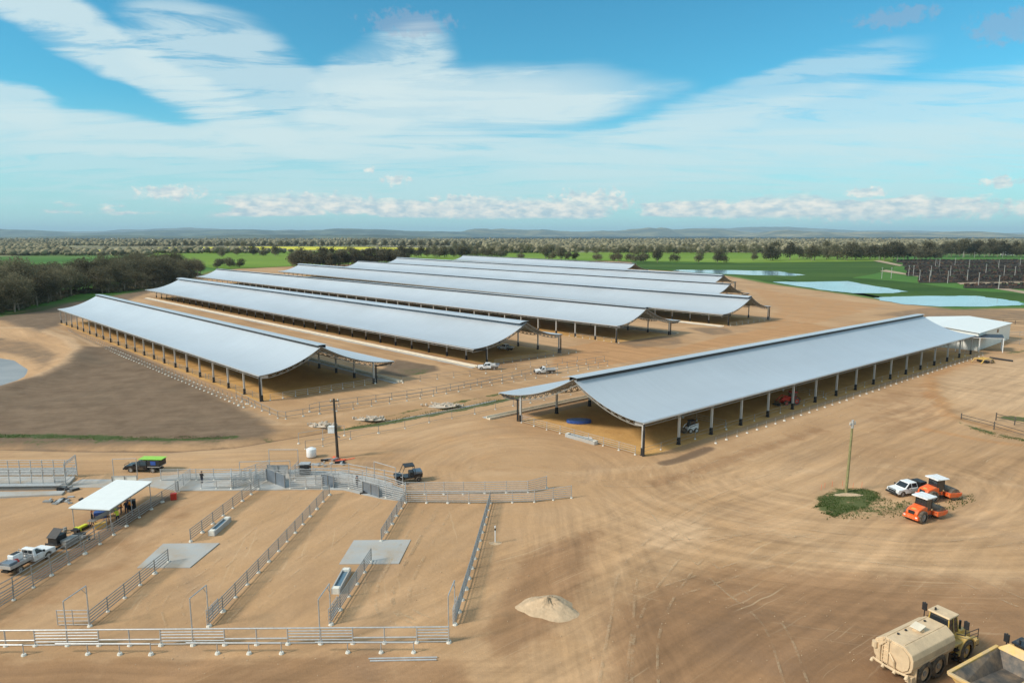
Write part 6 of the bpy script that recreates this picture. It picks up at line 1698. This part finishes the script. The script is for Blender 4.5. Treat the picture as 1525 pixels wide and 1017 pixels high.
# clumps behind the sheds
def clump(pxs, hr, var, lab, grp, jx=3, jy=.4):
    for (x, y) in pxs:
        q = G(x+r.uniform(-jx, jx), y+r.uniform(-jy, jy)); tree(q, r.uniform(*hr), var, 14, r, lab, grp)
clump([(326, 397), (333, 396), (340, 399), (348, 397.5), (356, 399), (322, 400)], (9, 13), far_v, 'small dark tree at the far end of the second and third sheds', 'small dark trees behind the shed ends')
clump([(330, 384), (352, 381), (380, 381), (392, 381.5), (408, 382), (413, 381)], (14, 19), far_v, 'lone paddock tree in the green crop behind the left-hand sheds', 'lone trees in the left green crop')
clump([(x, 399.5-(x-440)*.035) for x in range(436, 606, 7)], (15, 22), far_v, 'dark tree of the thick clump behind the fourth shed', 'dark clump behind the fourth shed', 3, .8)
clump([(x, 397.5-(x-440)*.035) for x in range(444, 604, 13)], (15, 21), far_v, 'dark tree of the thick clump behind the fourth shed', 'dark clump behind the fourth shed', 3, .8)
clump([(x, 384-(x-600)*.003) for x in list(range(600, 760, 9))], (14, 20), far_v, 'tree of the line beyond the farthest sheds', 'tree line beyond the sheds', 4, .6)
clump([(775, 387), (812, 387), (822, 388), (835, 388), (846, 388), (858, 388), (889, 389), (914, 390), (920, 390), (938, 390), (948, 391), (957, 391), (980, 391), (1006, 391), (1040, 391.5), (1068, 392), (1077, 392), (1122, 389)], (12, 19), far_v, 'tree of the spaced row before the green crop', 'spaced row of trees before the green crop', 1.5, .4)
clump([(x, 387.5+r.uniform(-1, 1)) for x in (1146, 1152, 1176, 1188, 1208, 1214, 1232, 1247, 1262, 1268, 1275, 1283, 1296, 1304, 1310, 1316, 1327, 1335, 1345, 1352, 1362, 1368, 1378, 1386, 1394)], (17, 27), far_v, 'tall gum of the broken row in front of the feedlot', 'gum row in front of the feedlot', 1.5, .4)
clump([(x, 382.5+r.uniform(-1, .5)) for x in range(1402, 1560, 7)], (20, 30), far_v, 'tall gum of the broken row in front of the feedlot', 'gum row in front of the feedlot', 1.5, .4)
# pale second row and open bush beyond
def leaf_mass(pxs, hr, jx, jy, label):
    vs = []; fs = []; off = 0
    for (x, y) in pxs:
        q = G(x+r.uniform(-jx, jx), y+r.uniform(-jy, jy)); s_ = r.uniform(*hr)/14; a = r.uniform(0, 6.28)
        for me_ in r.choice(far_v):
            n_ = len(me_.vertices); c_ = np.empty(n_*3, np.float32); me_.vertices.foreach_get('co', c_); c_ = c_.reshape(-1, 3)*s_
            ca, sa = math.cos(a), math.sin(a); c_ = np.stack([c_[:, 0]*ca-c_[:, 1]*sa+q.x, c_[:, 0]*sa+c_[:, 1]*ca+q.y, c_[:, 2]], 1)
            vs.append(c_); fs += [tuple(v+off for v in p_.vertices) for p_ in me_.polygons]; off += n_
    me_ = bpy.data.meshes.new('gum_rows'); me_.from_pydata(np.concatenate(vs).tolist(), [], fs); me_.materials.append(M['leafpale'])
    o = bpy.data.objects.new('gum_rows', me_); col.objects.link(o); o['kind'] = 'stuff'; o['label'] = label
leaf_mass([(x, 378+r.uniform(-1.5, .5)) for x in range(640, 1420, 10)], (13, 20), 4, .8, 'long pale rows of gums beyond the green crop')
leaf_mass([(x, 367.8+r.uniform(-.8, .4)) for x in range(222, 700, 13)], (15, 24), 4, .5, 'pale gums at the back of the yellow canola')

# far bush: one mass of small crowns
def far_bush():
    R_ = np.random.default_rng(5)
    ico = bmesh.new(); bmesh.ops.create_icosphere(ico, subdivisions=1, radius=1.0)
    iv = np.array([v.co[:] for v in ico.verts]); iff = np.array([[v.index for v in f.verts] for f in ico.faces]); ico.free()
    P_ = []
    N = 70000
    yy = 1150*np.exp(R_.random(N)*math.log(4600/1150)); xx = (R_.random(N)*2-1)*yy*.85
    T = vnoise(xx, yy, 160, 31)*.55+vnoise(xx, yy, 55, 32)*.45
    ok = T > np.interp(yy, [1150, 1900, 5000, 8000], [.52, .47, .45, .50])
    # keep the crop fields clear
    def clear(poly):
        return ~inside(xx, yy, poly)
    for poly in ([(95, 376), (720, 374), (720, 367), (95, 367)], [(218, 378), (260, 392), (660, 392), (660, 377)], [(640, 392), (1400, 392), (1400, 379.5), (1100, 377), (640, 377.5)], [(1340, 440), (1900, 440), (1900, 382), (1340, 384)]):
        ok &= clear(gp(poly))
    ok &= ~((yy < 1500) & (xx > -100) & (xx < 900) & (yy < 1250))
    xx, yy = xx[ok][:22000], yy[ok][:22000]; n = len(xx); print('bush', n)
    s = R_.uniform(2.6, 6.5, n)*np.interp(yy, [1150, 3000, 8000], [1, 1.3, 2.0]); hz = s*R_.uniform(.8, 1.2, n)
    jit = 1+R_.normal(size=(n, len(iv), 1))*.22
    V = iv[None]*jit*np.stack([s, s, hz*.8], 1)[:, None, :]+np.stack([xx, yy, hz*1.0], 1)[:, None, :]
    F = iff[None]+(np.arange(n)*len(iv))[:, None, None]
    me = bpy.data.meshes.new('far_bush'); me.vertices.add(n*len(iv)); me.vertices.foreach_set('co', V.astype(np.float32).ravel())
    F = F.reshape(-1, 3).astype(np.int32); me.loops.add(F.size); me.loops.foreach_set('vertex_index', F.ravel())
    me.polygons.add(len(F)); me.polygons.foreach_set('loop_start', np.arange(0, F.size, 3, dtype=np.int32)); me.polygons.foreach_set('loop_total', np.full(len(F), 3, np.int32)); me.update(calc_edges=True)
    mt = bpy.data.materials.new('far_bush_leaves'); mt.use_nodes = True
    w = NT(mt.node_tree); bs = w.n['Principled BSDF']; P = w.new('ShaderNodeNewGeometry').outputs['Position']
    c = w.mix(w.mr(w.noise(P, .03, 5, .7), .38, .62, 0, 1), (.085, .08, .05, 1), (.30, .27, .17, 1)); w.put(bs.inputs['Base Color'], c); bs.inputs['Roughness'].default_value = .9; bs.inputs['Specular IOR Level'].default_value = .1
    me.materials.append(mt)
    o = bpy.data.objects.new('far_bush', me); col.objects.link(o); o['kind'] = 'stuff'; o['label'] = 'open gum bush stretching to the hills'
far_bush()

# undergrowth at the foot of the wood: tufts
r = random.Random(3); mb = MB()
for i in range(len(E_)-1):
    a, b = E_[i], E_[i+1]; n = int((b-a).length*7)
    for k in range(n):
        p = a.lerp(b, r.random())+Vector((r.uniform(-26, 2), r.uniform(-3, 8), 0)); s = r.uniform(.5, 1.9)
        for j in range(5):
            u = Vector((r.gauss(0, 1), r.gauss(0, 1), r.gauss(0, .6))).normalized()*s; v = u.cross(Vector((r.gauss(0, 1), r.gauss(0, 1), r.gauss(0, 1)))).normalized()*s*.5
            c_ = p+Vector((r.gauss(0, s*.5), r.gauss(0, s*.5), s*.6)); mb.add([c_-u, c_+v, c_+u, c_-v], [(0, 1, 2, 3)])
o = mb.build('undergrowth', 'leaf', fix=False); o['kind'] = 'stuff'; o['label'] = 'low undergrowth along the foot of the wood'
# grass tufts on the patch round the timber pole and along the drains
r = random.Random(8); mb = MB()
M['tuft'] = leaf_mat('green_grass_tufts', (.05, .105, .022), (.10, .16, .04))
def tufts(poly, n, hgt=.12):
    P_ = gp(poly); x0, x1 = min(p[0] for p in P_), max(p[0] for p in P_); y0, y1 = min(p[1] for p in P_), max(p[1] for p in P_)
    k = 0
    while k < n:
        x, y = r.uniform(x0, x1), r.uniform(y0, y1)
        if not inside(np.array([x]), np.array([y]), P_)[0]: k += .2; continue
        k += 1; z = -.02
        if math.sin(x*1.1)+math.sin(y*1.7+x*.6)+math.sin(x*2.9-y*2.1)*.7 < -.9+r.uniform(-.9, .9): continue
        for j in range(3):
            a = r.uniform(0, 6.28); h_ = r.uniform(.5, 1.3)*hgt; e = Vector((math.cos(a), math.sin(a), 0))
            mb.add([(x-e.y*.05, y+e.x*.05, z), (x+e.y*.05, y-e.x*.05, z), (x+e.x*h_*.5, y+e.y*h_*.5, z+h_)], [(0, 1, 2)])
tufts([(1215, 742), (1245, 728), (1285, 727), (1312, 734), (1320, 744), (1300, 752), (1292, 762), (1262, 760), (1245, 770), (1222, 764), (1232, 754), (1208, 757), (1222, 748)], 5000)
tufts([(1300, 740), (1345, 745), (1400, 750), (1450, 735), (1455, 745), (1400, 768), (1310, 772), (1225, 775)], 1500, .2)
tufts([(500, 640), (570, 626), (640, 612), (765, 588), (765, 594), (640, 618), (570, 633), (505, 641)], 2600)
tufts([(0, 646), (170, 650), (350, 649), (350, 653), (170, 656), (0, 652)], 2600)
tufts([(1431, 630), (1480, 643), (1540, 657), (1540, 662), (1470, 648), (1428, 634)], 900)
o = mb.build('grass_tufts', 'tuft', fix=False); o['kind'] = 'stuff'; o['label'] = 'grass tufts on the damp patches and drain banks'
